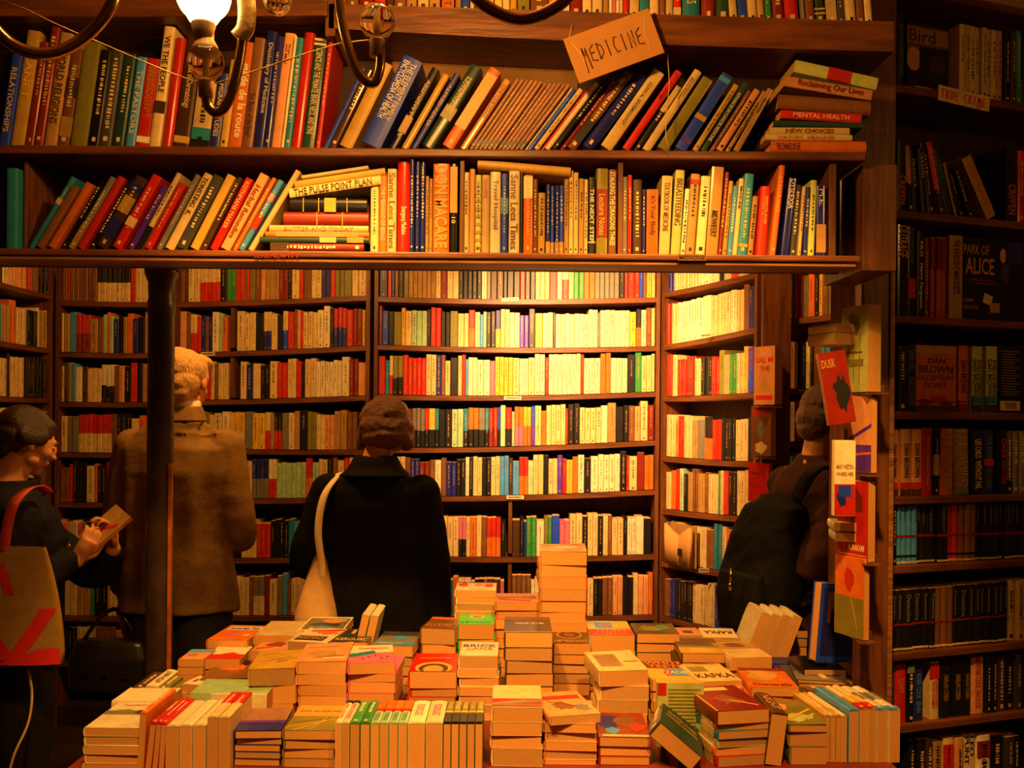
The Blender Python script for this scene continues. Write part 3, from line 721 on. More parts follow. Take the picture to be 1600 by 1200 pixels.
# ---- books lying on their sides
def pile(specs, Y, zbase, phrase, group, below=None, gapf=1.0):
    """specs bottom up: (x0, x1, thickness px, col, tilt, kw)"""
    z = zbase; n = len(specs)
    for i, sp in enumerate(specs):
        x0, x1, th, col = sp[:4]; tilt = sp[4] if len(sp) > 4 else 0; kw = dict(sp[5]) if len(sp) > 5 else {}
        lift = abs(math.sin(math.radians(tilt)))*(x1-x0)/F*Y*.5*kw.pop('lf', 1)
        lab = kw.pop('lab')
        T = th/F*Y
        lying(x0, x1, 0, th, z+lift+.0005, Y+kw.pop('dy', 0), col, tilt, d=kw.pop('d', .14), label=lab+' '+phrase, cat='book', group=group, **kw)
        z += T*gapf + lift*kw.get('k', 1.0)
g = 'pile of books lying at the end of the upper front shelf'
ph = 'in the pile against the post, upper front shelf'
pile([(1202,1350,20,'o',0,D(lab='orange brown book lying at the bottom',title='THE CHANGE OF LIFE',tcol='n',tfrac=(.7,.95),hard=True)),
      (1192,1328,9,'c',0,D(lab='second lowest, thin pale book',title='NATURE  HEALING',tcol='o')),
      (1199,1324,11,'c',0,D(lab='third lowest, cream book lettered in red',title='NEW CHOICES',tcol='d',tfrac=(.2,.8))),
      (1205,1345,9,'q',1,D(lab='thin dark green book',marks=False,lf=.6)),
      (1216,1342,13,'r',3,D(lab='bright red book lying',title='MENTAL HEALTH',tcol='c',lf=.4)),
      (1212,1356,22,'b',4,D(lab='thick plain brown book lying',marks=False,hard=True,lf=.3)),
      (1220,1358,16,'h',9,D(lab='peach book with red lettering tilting',title='Reclaiming Our Lives',tcol='d',tsize=.8,tfrac=(.1,.85),lf=.62)),
      (1234,1366,19,'f',12,D(lab='green topmost book tilting',bands=((.32,.6,'r'),),marks=False,lf=.25))], YF+.002, zA, ph, g)
g = 'pile of books lying on the lower front shelf'
ph = 'in the pile on the lower front shelf'
pile([(420,566,14,'d',0,D(lab='dark red bottom book',bands=((.8,1,'n'),),hard=True)),
      (403,574,9,'q',0,D(lab='thin dark green book',bands=((.05,.2,'z'),(.3,.45,'c')),marks=False)),
      (412,574,8,'o',0,D(lab='thin orange and white book',bands=((.1,.9,'h'),),marks=False)),
      (418,573,10,'c',0,D(lab='cream book below the dark red one',title='BUTTER AND TODAY',tcol='t')),
      (440,573,21,'d',0,D(lab='thick dark red book under the black one',hard=True,bands=((.3,.31,'z'),(.6,.61,'z')),marks=False)),
      (450,570,22,'k',0,D(lab='thick black book with gold lines',hard=True,gloss=True,bands=((.25,.26,'z'),(.4,.55,'z'),(.62,.63,'z'),(.82,.83,'z')),marks=False)),
      (449,594,14,'c',-9,D(lab='tilted cream book lettered in capitals',title='THE PULSE POINT PLAN',tcol='n',tsize=.75,tfrac=(.1,.95),lf=1.0)),
      (457,600,11,'z',-9,D(lab='tilted tan book near the top',marks=False,lf=.08)),
      (468,573,6,'c',-9,D(lab='thin cream topmost book tilting',marks=False,lf=.02))], YF+.002, zB, ph, g)
z = P(815, 281, YF).z
lying(742, 888, 0, 14, P(800, 266, YF).z-.0035, YF, 'z', 4.5, d=.13, marks=False, hard=True, label='tan book lying tilted across the tops of upright books, lower front shelf', cat='book')
# ------------------------------------------------------------------ the dark bookcase beyond the post
PR = Panel(1396, 2.70, 1612, 2.87)
YR = PR.A.y
def zr(py): return (CZ - unroll(1400, py)[1]/F*2.70)
RZ = [zr(y) for y in (134, 329, 493, 643, 776, 884, 1020, 1134, 1262)]
eR = empty('bookcase', PR.mat(0, 0), 'tall dark bookcase of crime paperbacks beyond the wooden post', 'bookcase')
LR = PR.L + .35
for z in RZ + [2.82]:
    mb = MB(); mb.box((-.03, -.012, z-.022), (LR, .22, z)); bevel(mb.build('shelf', M_WOOD, eR), .003)
mb = MB(); mb.box((-.045, .0, 0), (-.03, .22, 2.85)); mb.build('upright', M_WOODV, eR)
mb = MB(); mb.box((LR, -.01, 0), (LR+.03, .22, 2.85)); mb.build('upright', M_WOODV, eR)
mb = MB(); mb.box((-.03, .22, 0), (LR, .235, 2.85)); mb.build('back_panel', M_DARKW, eR)
def faceout(px0, px1, ytop, z, col, panel=PR, t=.03, out=-.03, yb=600, **kw):
    s0 = panel.s_of(px0, yb); s1 = panel.s_of(px1, yb); Y = panel.Yat(s0)
    h = CZ - unroll((px0+px1)/2, ytop)[1]/F*panel.Yat((s0+s1)/2) - z
    d = s1 - s0
    B = panel.mat(s0, z+.0014, out)
    R = Matrix(((0,1,0,0),(-1,0,0,0),(0,0,1,0),(0,0,0,1)))     # local x -> -Y, y -> +X
    return book(B @ R, t, h, d, col, **kw)
G = 'crime paperbacks in the dark bookcase'
BLK = lambda n, x0, w, top, c='k', **k: [(x0+i*w, w-.3, top, 0, c, dict(k)) for i in range(n)]
def rrow(i, yb, rows, phrase, depth=.12, **k):
    it = stand_row(PR, RZ[i], yb, rows, '', '', depth=depth, group=G)
    label_row(it, phrase, 'the wooden post'); return it
rrow(0, 140, [(1406,11,18,0,'k',D(title='BLOOD BROTHERS',tcol='g'))] + [(1500+8.8*i, 8.4, 37+i*1.3, 0, 'c' if i != 7 else 'h', D(gloss=False)) for i in range(8)] + [(1573,8,45,0,'k'),(1581,8,50,0,'n'),(1589,9,47,0,'e',D(bands=((0,.35,'G'),))),(1600,9,60,0,'k')], 'the true crime shelf')
faceout(1418, 1484, 33, RZ[0], 'k', art=[('q',0,.35,.98,.93,'b'),('q',0,.68,.98,.9,'t'),('t','Bird',.05,.70,.68,.88,'n'),('e',.0,.28,.34,.62,'h'),('q',.30,.15,.98,.64,'k'),('b',.5,.2,.98,.6,'n'),('q',.2,.05,.9,.065,'c')], marks=False, label='face-out book titled in large lowercase letters over a pale face, true crime shelf', group=G)
faceout(1484, 1499, 37, RZ[0], 'a', t=.02, art=[('q',0,0,1,.35,'P')], marks=False, out=-.055, label='narrow dark cover with a violet patch, partly behind cream books', group=G)
rrow(1, 330, [(1404,14,217,0,'k',D(title='CRIPPEN',tcol='o',tfrac=(.1,.5),tsize=.7)),(1421,10,227,-5,'j',D(bands=((0,.45,'k'),))),(1432,9,232,-5,'k',D(title='FRANCE',tcol='z')),(1442,10,232,-6,'k',D(title='TARZON',tcol='z',tfrac=(.55,.95))),(1455,11,222,-9,'k'),(1469,9,222,-13,'r',D(bands=((0,.35,'n'),))),(1482,10,232,-15,'q',D(title='TRIAL',tcol='G')),(1496,5,255,-17,'t'),(1504,9,262,-20,'k'),(1516,7,262,-23,'k'),(1541,19,243,-30,'z',D(title='JOEL STEPHENSON',tcol='o',tsize=.4)),(1573,17,229,0,'k',D(title='CRIPPEN',tcol='o',tfrac=(.1,.5),tsize=.7)),(1592,10,235,0,'r'),(1604,10,235,0,'k')], 'the shelf under the true crime card')
rrow(2, 494, [(1405,15,350,0,'k',D(title='OUTRAGE',tcol='h',tsize=.9,tfrac=(.64,.99),gloss=True)),(1422,12,352,0,'k',D(bands=((.2,.42,'r'),),title='The Secret Crowd',tcol='g',tfrac=(.6,.98))),(1436,11,360,0,'k',D(title='KILO   Harry Ferguson',tcol='w',tfrac=(.1,.88))),(1448.5,7,370,0,'d'),(1456.5,7,370,0,'r',D(title='KILLING PABLO',tcol='z',tfrac=(.08,.52),bands=((.6,.98,'d'),))),(1464.5,8,370,0,'r',D(title='KILLING PABLO',tcol='z',tfrac=(.08,.52),bands=((.6,.98,'d'),))),(1473.5,8.5,370,0,'r',D(title='KILLING PABLO',tcol='z',tfrac=(.08,.52),bands=((.6,.98,'d'),))),(1484,22,367,0,'t',D(title='THE INNOCENT MAN EXISTS',tcol='n',tfrac=(.3,.95),tsize=.45,cn='cream'))], 'the shelf of the spark of alice cover'.replace('spark of alice', 'large black'))
faceout(1510, 1604, 374, RZ[2], 'k', art=[('t','PARK OF',.0,.80,.42,.92,'t'),('t','ALICE',.03,.56,.5,.76,'h'),('q',.12,.48,.5,.5,'d'),('q',.2,.44,.54,.46,'d'),('t','LLIAM',.0,.22,.15,.26,'t'),('t','HENEAGE',.0,.13,.24,.18,'t'),('q',.72,.72,.98,.98,'v'),('e',.60,.72,.70,.90,'h'),('b',.60,.45,.78,.76,'a'),('l',.33,.28,.47,.24,'c',.12),('q',.44,.1,.6,.22,'t')], marks=False, label='large black face-out book with cream capitals and two small photographs', group=G)
rrow(3, 644, [(1404,12,541,0,'k'),(1417,17,541,0,'k',D(title='SAM HILL   RED LEAVES',tcol='g',tfrac=(.08,.95),cn='dark green')),(1502,15.5,540,0,'o',D(title='DAN BROWN',tcol='n',tfrac=(.3,.78),bands=((0,.12,'d'),(.14,.17,'d')))),(1521,16.5,541,0,'f',D(title='ANGELS AND DEMONS|DAN BROWN',tcol='n',tfrac=(.25,.8),tsize=.85,bands=((0,.12,'n'),(.13,.24,'e')))),(1544.5,17.5,541,0,'f',D(title='ANGELS AND DEMONS|DAN BROWN',tcol='n',tfrac=(.25,.8),tsize=.85,bands=((0,.12,'n'),(.13,.24,'e'))))], 'the shelf of the orange face-out book')
faceout(1436, 1500, 540, RZ[3], 'o', art=[('q',.0,.0,1,.09,'n'),('b',.0,.08,.5,.2,'d'),('b',.3,.12,.8,.27,'r'),('b',.5,.06,1,.18,'d'),('q',0,.88,1,.98,'z'),('t','DAN',.3,.73,.72,.81,'n'),('t','BROWN',.08,.58,.92,.7,'n'),('t','DECEPTION',.06,.47,.93,.55,'b'),('t','POINT',.22,.36,.77,.44,'b')], marks=False, label='orange face-out paperback with a sunset sea and dark capitals in dark bookcase', group=G)
faceout(1564, 1606, 540, RZ[3], 'k', art=[('q',.15,.9-.04*i,.85-.1*(i % 3),.915-.04*i,'g') for i in range(17)]+[('q',.1,.03,.85,.17,'c')]+[('q',.3+.06*i,.05,.33+.06*i,.15,'k') for i in range(7)], marks=False, label='black back cover with lines of text and a barcode, dark bookcase', group=G)
rrow(4, 776, [(1394,14,672,0,'h',D(title='DAN BROWN',tcol='n',tfrac=(.28,.78),bands=((0,.1,'n'),(.11,.2,'r')))),(1409.5,15,671,0,'h',D(title='DAN BROWN',tcol='n',tfrac=(.28,.78),bands=((0,.1,'n'),(.11,.2,'r')))),(1426.5,15.5,671,0,'h',D(title='DAN BROWN',tcol='n',tfrac=(.28,.78),bands=((0,.1,'n'),(.11,.2,'r')))),(1444,16,669,0,'r',D(title='Summer Crossing by Truman',tcol='c',tsize=.3)),(1461,9,672,0,'k',D(bands=((.3,.62,'t'),))),(1471,19.5,670,0,'o',D(title='LEE CHILD|THE VISITOR',tcol='z',tfrac=(.1,.97),tsize=.9)),(1493,24,670,-1.5,'O',D(title='LEE CHILD|PERSUADER',tcol='h',tfrac=(.1,.97),tsize=.8)),(1521,18,672,-1,'k',D(title='LEE CHILD  WITHOUT FAIL',tcol='c',tfrac=(.08,.85))),(1541,16,672,0,'v',D(title='THE ENEMY  LEE CHILD',tcol='g',tfrac=(.08,.9),bands=((.44,.54,'r'),))),(1562,12,672,0,'k',D(title='DARK HOUSE',tcol='r')),(1577,8,674,0,'g',D(bands=((0,.2,'k'),))),(1586,8,674,0,'g'),(1595,8,674,0,'g'),(1604,8,674,0,'k')], 'the shelf of the green crime book')
r6 = [(1394,8,788,0,'k')]; tg = ((.02,.05,'c'),)
x = 1403
for c, w in [('s',7.5),('s',8),('s',8),('s',8),('k',8),('k',9),('k',14),('k',17),('r',8.5),('r',9),('b',8.7),('b',9),('b',9.2)] + [('k',8.8)]*9:
    bd = ((.02,.05,'c'), (.12,.155,'k')) if c != 'k' else tg
    r6.append((x, w-.5, 787, 0, c, D(bands=bd+((.44,.48,'d'),), title='Inspector', tfrac=(.5,.95), tcol='g' if c != 's' else 'v', tsize=.45, cn={'b':'orange brown'}.get(c, PAL[c][0])))); x += w
rrow(5, 884, r6, 'the shelf of the pale blue spines')
r7 = []; x = 1394
for i, w in enumerate([9,9,16,16,10,9.5,9.5,10,7,9,16,10,8,9,9,9.5,9,8]):
    c = 'b' if i in (6,7,8) else 'k'
    r7.append((x, w-.5, 925-i*.9, 0, c, D(bands=((.02,.05,'c'),(.42,.45,'d')), title='Detective', tfrac=(.48,.92), tcol='g', tsize=.45, cn='orange brown' if c == 'b' else 'black'))); x += w
r7 += [(x+1,11,908,0,'c'),(x+13,9,908,0,'z'),(x+23,9,907,0,'c'),(x+33,9,910,0,'t')]
rrow(6, 1018, r7, 'the shelf of uniform black spines')
rrow(7, 1132, [(1388,10,1038,0,'q',D(title='TOM CLANCY',tcol='g')),(1401,17.5,1040,0,'r',D(title='CLANCY',tcol='h',tfrac=(.5,.75),tsize=.5)),(1420,10,1040,0,'k',D(bands=((.85,.98,'g'),))),(1431,14,1042,0,'v',D(title='ROBIN COOK  BRAIN',tcol='s')),(1456,14,1036,0,'c',D(bands=((.7,.98,'r'),),title='STEPHEN COONTS|THE RED HORSEMAN',tcol='r',tfrac=(.2,.68),tsize=.8,cn='cream and red')),(1472,16,1035,0,'k',D(title='HARLAN COBEN',tcol='t',tfrac=(.3,.75),tsize=.5)),(1490,16,1034,0,'k',D(title='HARLAN COBEN',tcol='t',tfrac=(.3,.75),tsize=.5)),(1507,12,1033,0,'k',D(title='HARLAN COBEN',tcol='t',tfrac=(.3,.75),tsize=.5)),(1521,20,1028,0,'h',D(title='MARTINA COLE   FACELESS',tcol='r',tfrac=(.1,.97),tsize=.4)),(1543,8,1030,0,'k'),(1552,8,1029,0,'k'),(1561,13,1028,0,'n'),(1576,11,1028,0,'k'),(1588,11,1027,0,'a'),(1600,11,1027,0,'k')], 'the shelf of the red thriller'.replace('thriller', 'and cream spines'))
rrow(8, 1262, [(1425,9,1160,0,'k'),(1436,11,1158,0,'k'),(1449,10,1158,0,'n'),(1461,14,1162,0,'t'),(1476,15,1156,0,'c',D(bands=((.5,.9,'r'),))),(1493,13,1155,0,'h'),(1508,20,1152,0,'c',D(title='LEO|PUNT',tcol='v',tfrac=(.5,.98),tsize=.8)),(1530,20,1152,0,'w',D(bands=((.6,.9,'d'),))),(1552,18,1152,0,'k'),(1572,14,1154,0,'a'),(1587,12,1154,0,'k')], 'the lowest visible shelf of the dark bookcase')
# ------------------------------------------------------------------ display table and its paperbacks
ZT = .755
tb = empty('display_table', Matrix.Translation((-.05, 2.7, 0)), 'wide display table covered with stacks of paperbacks, red front edge', 'table')
inv = tb.matrix_world.inverted()
TX0, TX1, TY0, TY1 = -1.05, .942, 2.22, 3.22
o = (lambda m: (m.box((TX0, TY0, ZT-.03), (TX1, TY1, ZT)), m)[1])(MB()).build('tabletop', nmat('dark_red_table_paint', (.22, .025, .012), .45, .4, 0, .4, 8), tb); o.matrix_basis = inv; bevel(o, .003)
o = (lambda m: (m.box((TX0+.04, TY0+.04, ZT-.13), (TX1-.04, TY1-.04, ZT-.03)), m)[1])(MB()).build('apron', M_DARKW, tb); o.matrix_basis = inv
for lx in (TX0+.06, TX1-.13):
    for ly in (TY0+.06, TY1-.13):
        o = (lambda m: (m.box((lx, ly, 0), (lx+.07, ly+.07, ZT-.13)), m)[1])(MB()).build('leg', M_DARKW, tb); o.matrix_basis = inv; bevel(o, .004)
def flatM(x, y, z, yaw, w, t, flip=False):
    """book lying face up; (x, y) = middle of its near edge; spine on the left"""
    R = Matrix(((0,1,0,0),(0,0,1,0),(1,0,0,0),(0,0,0,1)))   # x->Z, y->X, z->Y
    return Matrix.Translation((x, y, z)) @ Matrix.Rotation(math.radians(yaw), 4, 'Z') @ Matrix.Translation((-w/2, 0, t/2)) @ R
STK = []
def stack(x0, x1, ytop, Y, desc, col, ths, art=(), yaw=0, dep=1.52, topyaw=None, curl=0, zbase=None, spines=None, toptilt=0, topt=None, hardtop=False, dx=0, nolab=False, gloss=None, jit=1.0, topdx=0):
    """x0, x1: px of the near top edge; ytop: its row; ths: thickness of the books in px from the top down (last repeats to the table)"""
    w = (x1-x0)/F*Y; pm = P((x0+x1)/2, ytop, Y); z = pm.z; x = pm.x
    base = ZT if zbase is None else zbase
    tl = []; zz_ = z; i = 0
    while zz_ - base > .012:
        t = ths[min(i, len(ths)-1)]/F*Y
        if zz_ - t - base < .012: t = zz_ - base - .0006
        t = min(t, zz_-base-.0004)
        tl.append(t); zz_ -= t; i += 1
    n = len(tl); objs = []
    h = w*dep
    rs = random.Random(int(x0*7+ytop)); zc = z
    for i, t in enumerate(tl):
        zc -= t
        top = i == 0
        ya = yaw + (0 if top else rs.uniform(-2.2, 2.2)*jit); ox = 0 if top else rs.uniform(-.0035, .0035)*jit + dx; oy = 0 if top else rs.uniform(-.002, .005)*jit
        if top and topyaw is not None: ya = topyaw
        if top: ox += topdx
        t_ = t*.985
        ww = w*(1 if top else rs.choice((.97, 1, 1)))
        c = col if top or spines is None else spines[i % len(spines)]
        pg = M_PAGE if rs.random() < .8 else M_PAGE2
        M = flatM(x+ox, Y+oy, zc+.0002, ya, ww, t_)
        if top and toptilt: M = Matrix.Translation((0, 0, .0)) @ M @ Matrix.Rotation(math.radians(toptilt), 4, 'Z')
        lab = f'{desc}' if top else f'{ORD[i]} paperback down in the stack under the {desc}'
        if top: lab = f'paperback with {art_(desc)} topping its stack' if n > 1 else f'paperback with {art_(desc)} lying on the table'
        else:
            lab = f'{ORD[i-1]} book under the {desc}'
        book(M, t_, h*(1 if top else rs.uniform(.985, 1.0)), ww, c, hard=hardtop and top, gloss=(True if gloss is None else gloss) if top else False, art=art if top else (), page=pg, label=lab, cat='paperback', group=f'stack under the {desc}', curl=curl if top else 0, marks=False, name='paperback', bands=() if top or spines is None else ((.1,.5,'c'),))
    return x, Y
def TA(s, u0, v0, u1, v1, c): return ('t', s, u0, v0, u1, v1, c)
# spine-up books: near end face toward the viewer
def uprow(specs, Y, desc, zbase=ZT, yaw=0, group=None, lean=0):
    """specs: (x0, x1, ytop, col, kw) ; the book's own width decides its height off the table"""
    for i, sp in enumerate(specs):
        x0, x1, yt, col = sp[:4]; kw = dict(sp[4]) if len(sp) > 4 else {}
        ln = kw.pop('lean', lean); dep = kw.pop('L', .198); ya = kw.pop('yaw', yaw); YY = kw.pop('Y', Y)
        zt = P((x0+x1)/2, yt, YY).z; hgt = zt - zbase - .0005; t = (x1-x0)/F*YY*.96
        d = hgt/math.cos(math.radians(ln)) - abs(math.sin(math.radians(ln)))*t
        xx = ((x0+x1)/2-800)/F*YY
        R = Matrix(((1,0,0,0),(0,0,1,0),(0,-1,0,0),(0,0,0,1)))    # x->X, y->-Z, z->Y
        M = Matrix.Translation((xx, YY, zbase+.0005)) @ Matrix.Rotation(math.radians(ya), 4, 'Z') @ Matrix.Rotation(math.radians(ln), 4, 'Y') @ Matrix.Translation((0, 0, d + abs(math.sin(math.radians(ln)))*t*.5)) @ R
        lab = kw.pop('lab', None)
        lab = lab or f'{ORD[i]} from the column of the {desc}'
        book(M, t, dep, d, col, label=lab, cat='paperback', group=group or desc, name='paperback', **kw)
# front rank ------------------------------------------------------
SK = [('b',.2,.25,.85,.8,'b'),('l',.2,.3,.8,.7,'n',.02),('l',.3,.25,.5,.8,'n',.02)]
stack(130, 217, 1137, 2.27, 'white cover with a thin landscape band', 'w', [14], art=[('q',0,.5,1,.66,'g'),('b',.1,.5,.6,.72,'O'),('b',.5,.5,1,.7,'a'),TA('THE NINTH LIFE',.2,.84,.85,.9,'t')])
uprow([(218,229,1112,'o',D(lean=3,lab='tallest orange-red spine standing beside the white landscape cover stack')),(231,241,1128,'r',D(lean=6,lab='bright red spine-up paperback, nearest to the tallest orange-red one')),(242,251,1128,'r',D(lean=5,lab='bright red spine-up paperback, middle of three')),(252,261,1129,'r',D(lean=3,lab='bright red spine-up paperback, next to the white spines'))], 2.27, 'red spines', group='red spine-up paperbacks')
uprow([(263,284,1133,'w'),(285,305,1132,'w'),(306,326,1132,'w')], 2.27, 'three white spines with pink lettering', group='white spine-up paperbacks')
for o_ in [o for o in COL.objects if o.get('group') == 'white spine-up paperbacks']: pass
uprow([(328,345,1119,'c',D(bands=((.55,1,'r'),),lab='cream spine-up paperback with a red band, nearer the white spines')),(346,363,1119,'c',D(bands=((.55,1,'r'),),lab='cream spine-up paperback with a red band, beside the purple landscape stack'))], 2.27, 'cream and red spines', group='cream and red spine-up paperbacks')
stack(365, 439, 1142, 2.30, 'dusky purple cover with white lettering', 'v', [12,10.5], art=[('q',0,.35,1,1,'j'),('b',.1,.5,.9,1,'h'),('q',0,.3,1,.42,'P'),TA('LIGHT YEARS',.3,.5,.95,.62,'w')], topyaw=3, curl=.003)
stack(441, 525, 1141, 2.29, 'green and gold ploughed field cover', 'O', [15], art=[('q',0,.55,1,1,'z'),('l',0,.1,1,.5,'z',.04),('l',.2,.0,.9,.5,'y',.03),('l',0,.3,1,.52,'O',.05),('l',.5,0,.7,.5,'z',.03),TA('FIVE QUARTERS',.1,.72,.95,.78,'b')])
cr = []
xx = 528
for c, w, kw in [('w',11,D(bands=((.9,1,'k'),),title='ISMAIL KADARE',tcol='p')),('w',12,D(bands=((.9,1,'k'),),title='ISMAIL KADARE',tcol='p')),('G',16,D(cn=0)),('G',16,{})] + [('m',14.5,D(bands=((.6,1,'o'),(.5,.6,'r')),title='THE BRIDGE',tcol='e',tfrac=(.05,.45)))]*4 + [('w',28,D(title='PICADOR CLASSIC',tcol='p',tfrac=(.3,.8),tsize=.5))]*2 + [('O',12.4,D(bands=((.42,.5,'y'),(0,.42,'a')),title='STORIES',tcol='c',tfrac=(.55,.9)))]*5:
    kw = dict(kw); kw.pop('cn', 0)
    nm = {'w':'white','G':'green','m':'orange and mint','O':'olive'}[c]
    if nm == 'white' and w > 20: nm = 'wide white'
    kw['lab'] = None; cr.append((xx, xx+w-.6, 1128, c, kw, nm)); xx += w
from collections import Counter as _C
cn_ = _C(); tot = _C(r[5] for r in cr); up = []
for r in cr:
    cn_[r[5]] += 1; kw = r[4]; kw['lab'] = f'{ORD[cn_[r[5]]-1]} of the {["","one","two","three","four","five"][tot[r[5]]]} {r[5]} spine-up paperbacks after the ploughed field cover'
    kw['L'] = .17; up.append(r[:5])
uprow(up, 2.27, 'long spine-up row', group='long spine-up row at the front of the table')
stack(767, 848, 1105, 2.31, 'cream cover with a red and blue stripe', 'c', [24,21,20,22], art=[('q',.0,.12,1,.38,'r'),('l',.1,.14,1,.3,'g',.1),('l',0,.15,.7,.3,'j',.08),('q',.02,.02,1,.1,'b')])
stack(849, 933, 1117, 2.33, 'pale cover with red brushwork lettering', 'h', [14], art=[('q',.12,.66,.92,.82,'r'),('b',.2,.2,.7,.6,'b'),('b',.6,.12,.98,.45,'g'),('l',.2,.6,.7,.35,'d',.02),('q',.1,.06,.5,.1,'h')], topyaw=14, topdx=.012)
stack(934, 1016, 1152, 2.33, 'dark red and blue painted cover', 'd', [15], art=[('b',0,.3,.6,1,'v'),('b',.3,.35,.9,.9,'b'),('b',.1,.1,.5,.4,'s'),('b',.6,.2,1,.6,'r'),('q',.1,.02,1,.1,'c')], topyaw=-2)
# fallen thick book
M = Matrix.Translation((P(1042, 1188, 2.27).x, 2.30, ZT+.012)) @ Matrix.Rotation(math.radians(-12), 4, 'Z') @ Matrix.Rotation(math.radians(38), 4, 'Y') @ Matrix.Translation((-.075, 0, .052)) @ Matrix(((0,1,0,0),(0,0,1,0),(1,0,0,0),(0,0,0,1)))
book(M, .042, .185, .128, 'a', bands=((.05,.55,'g'),), gloss=True, art=[('q',0,0,1,1,'q'),TA('SELECTED STORIES',.15,.62,.85,.72,'t'),TA('OLIVER FARMER',.12,.48,.88,.56,'t')], label='thick grey-green book slumped at an angle against its neighbour stack', cat='paperback', name='paperback')
# standing book seen from its back
Mb = Matrix.Translation((P(1020, 1150, 2.52).x, 2.47, ZT+.001)) @ Matrix(((0,1,0,0),(-1,0,0,0),(0,0,1,0),(0,0,0,1)))
book(Mb, .03, .165, .120, 'f', art=[('q',0,.8,.2,1,'r')] + [('q',.24,.88-.055*i,.92-.06*(i%3),.905-.055*i,'O') for i in range(15)], marks=False, label='pale green back cover with lines of text standing upright on the table', cat='paperback', name='paperback')
stack(1116, 1205, 1109, 2.33, 'dark red cover with a cream label', 'd', [22,10,13,13], art=[('q',.08,.8,.75,.93,'c'),('b',.2,.2,.8,.65,'b'),('l',.2,.5,.75,.3,'r',.05),('l',.5,.4,.9,.15,'h',.04),('q',0,0,.05,1,'z')], yaw=9, dep=1.5, spines='ooemorc', topyaw=11)
uprow([(1199,1226,1112,'n',D(lean=7,L=.17,title='NIGHT',tcol='h',lab='dark-topped book leaning spine-up beside the cream label stack'))], 2.33, 'x', group='leaning')
stack(1231, 1292, 1133, 2.34, 'green cover with a reaching hand', 'O', [11,23], art=[('b',0,.6,.45,1,'h'),('b',.0,.1,.9,.5,'f'),('l',.1,.2,.9,.6,'y',.06),('l',.3,.1,.9,.4,'f',.05)], dep=1.9, curl=.01)
g3 = []; xx = 1293
for w, c, kw in [(8.5,'z',D(marks=True)),(8.5,'c',{}),(9,'z',{}),(9,'c',{})]:
    g3.append((xx, xx+w-.4, 1117, c, dict(kw, lab=f'{ORD[len(g3)]} yellow-cream spine-up paperback beside the reaching hand stack'))); xx += w
g3 += [(1329.5,1347,1108,'s',D(gloss=True,marks=False,lab='sky blue spine-up book near the corner of the table')),
       (1348,1360,1106,'c',D(bands=((0,.22,'r'),(.22,.5,'y')),lab='cream spine-up book with red tail, touching the sky blue one')),
       (1360.5,1373,1105,'c',D(bands=((0,.22,'r'),(.22,.5,'y')),lab='cream spine-up book with red tail, touching the thick white ones')),
       (1374,1392,1107,'w',D(bands=((0,.12,'s'),(.4,.7,'g')),lab='thick white and blue spine-up book, inner one at the table corner')),
       (1393,1411,1107,'w',D(bands=((0,.12,'s'),(.4,.7,'g')),lab='thick white and blue spine-up book, outermost at the table corner'))]
uprow(g3, 2.36, 'x', group='spine-up paperbacks at the far corner of the table', yaw=7)
# second rank ----------------------------------------------------
lying(178, 262, 0, 19, ZT+.062, 2.50, 'w', 0, d=.125, marks=False, label='white book lying spine out on others, behind the landscape band stack', cat='paperback', name='paperback')
lying(176, 258, 0, 24, ZT+.0005, 2.50, 'c', 0, d=.125, label='lower cream book beneath the white spine-out one', cat='paperback', name='paperback')
lying(180, 260, 0, 12, ZT+.0412, 2.50, 't', 0, d=.125, label='middle tan book beneath the white spine-out one', cat='paperback', name='paperback')
lying(300, 421, 0, 34, ZT+.052, 2.52, 'm', 0, d=.14, bands=((.0,.2,'w'),(.22,.72,'w')), gloss=True, label='mint green thick book lying spine out with a white barcode panel', cat='paperback', name='paperback')
lying(298, 418, 0, 30, ZT+.0005, 2.52, 'c', 0, d=.14, label='cream book hidden beneath the mint green spine-out one', cat='paperback', name='paperback')
stack(388, 460, 1045, 2.58, 'yellow cover with a fine ink drawing', 'z', [26,28], art=SK[:0]+[('l',.1,.8,.5,.86,'b',.02),('l',.5,.3,.9,.55,'b',.015),('l',.3,.4,.8,.62,'b',.015),('b',.5,.35,.8,.5,'t')], topyaw=5, curl=.006)
stack(463, 541, 1034, 2.60, 'cream cover with a pencil sketch', 'h', [19,17], art=[('l',.1,.75,.8,.8,'j',.03),('b',.1,.2,.8,.6,'t'),('l',.3,.2,.9,.3,'b',.03),('q',.5,.12,.95,.2,'c')], topyaw=4, curl=.005)
stack(543, 617, 1035, 2.60, 'pink cover with a green corner and dark specks', 'p', [18,13,17], art=[('q',0,.55,1,1,'w'),('l',0,.4,.6,.6,'e',.18),TA('Deception',.25,.72,.9,.86,'r')]+[('e',.3+.13*i,.2+.07*(i%3),.36+.13*i,.26+.07*(i%3),'d') for i in range(5)], topyaw=9)
stack(637, 713, 1049, 2.62, 'bright red cover with a gold wreath', 'r', [27,13], art=[('e',.12,-.1,.9,.5,'z'),('e',.2,-.1,.82,.42,'n'),('e',.3,-.1,.72,.32,'t'),('l',.15,.7,.85,.72,'o',.05)])
stack(716, 778, 1025, 2.66, 'white cover titled in coloured capitals', 'w', [20,14], art=[TA('BRICK',.08,.62,.95,.8,'P'),TA('LANE',.2,.42,.85,.58,'o'),('q',.0,.0,1,.04,'z')])
stack(787, 863, 988, 2.70, 'thick grey-brown cover with small white script', 'a', [24,21,20], art=[('q',0,.0,1,.06,'t'),TA('memoir of a life',.25,.5,.85,.62,'c'),('q',.0,.75,1,1,'b')])
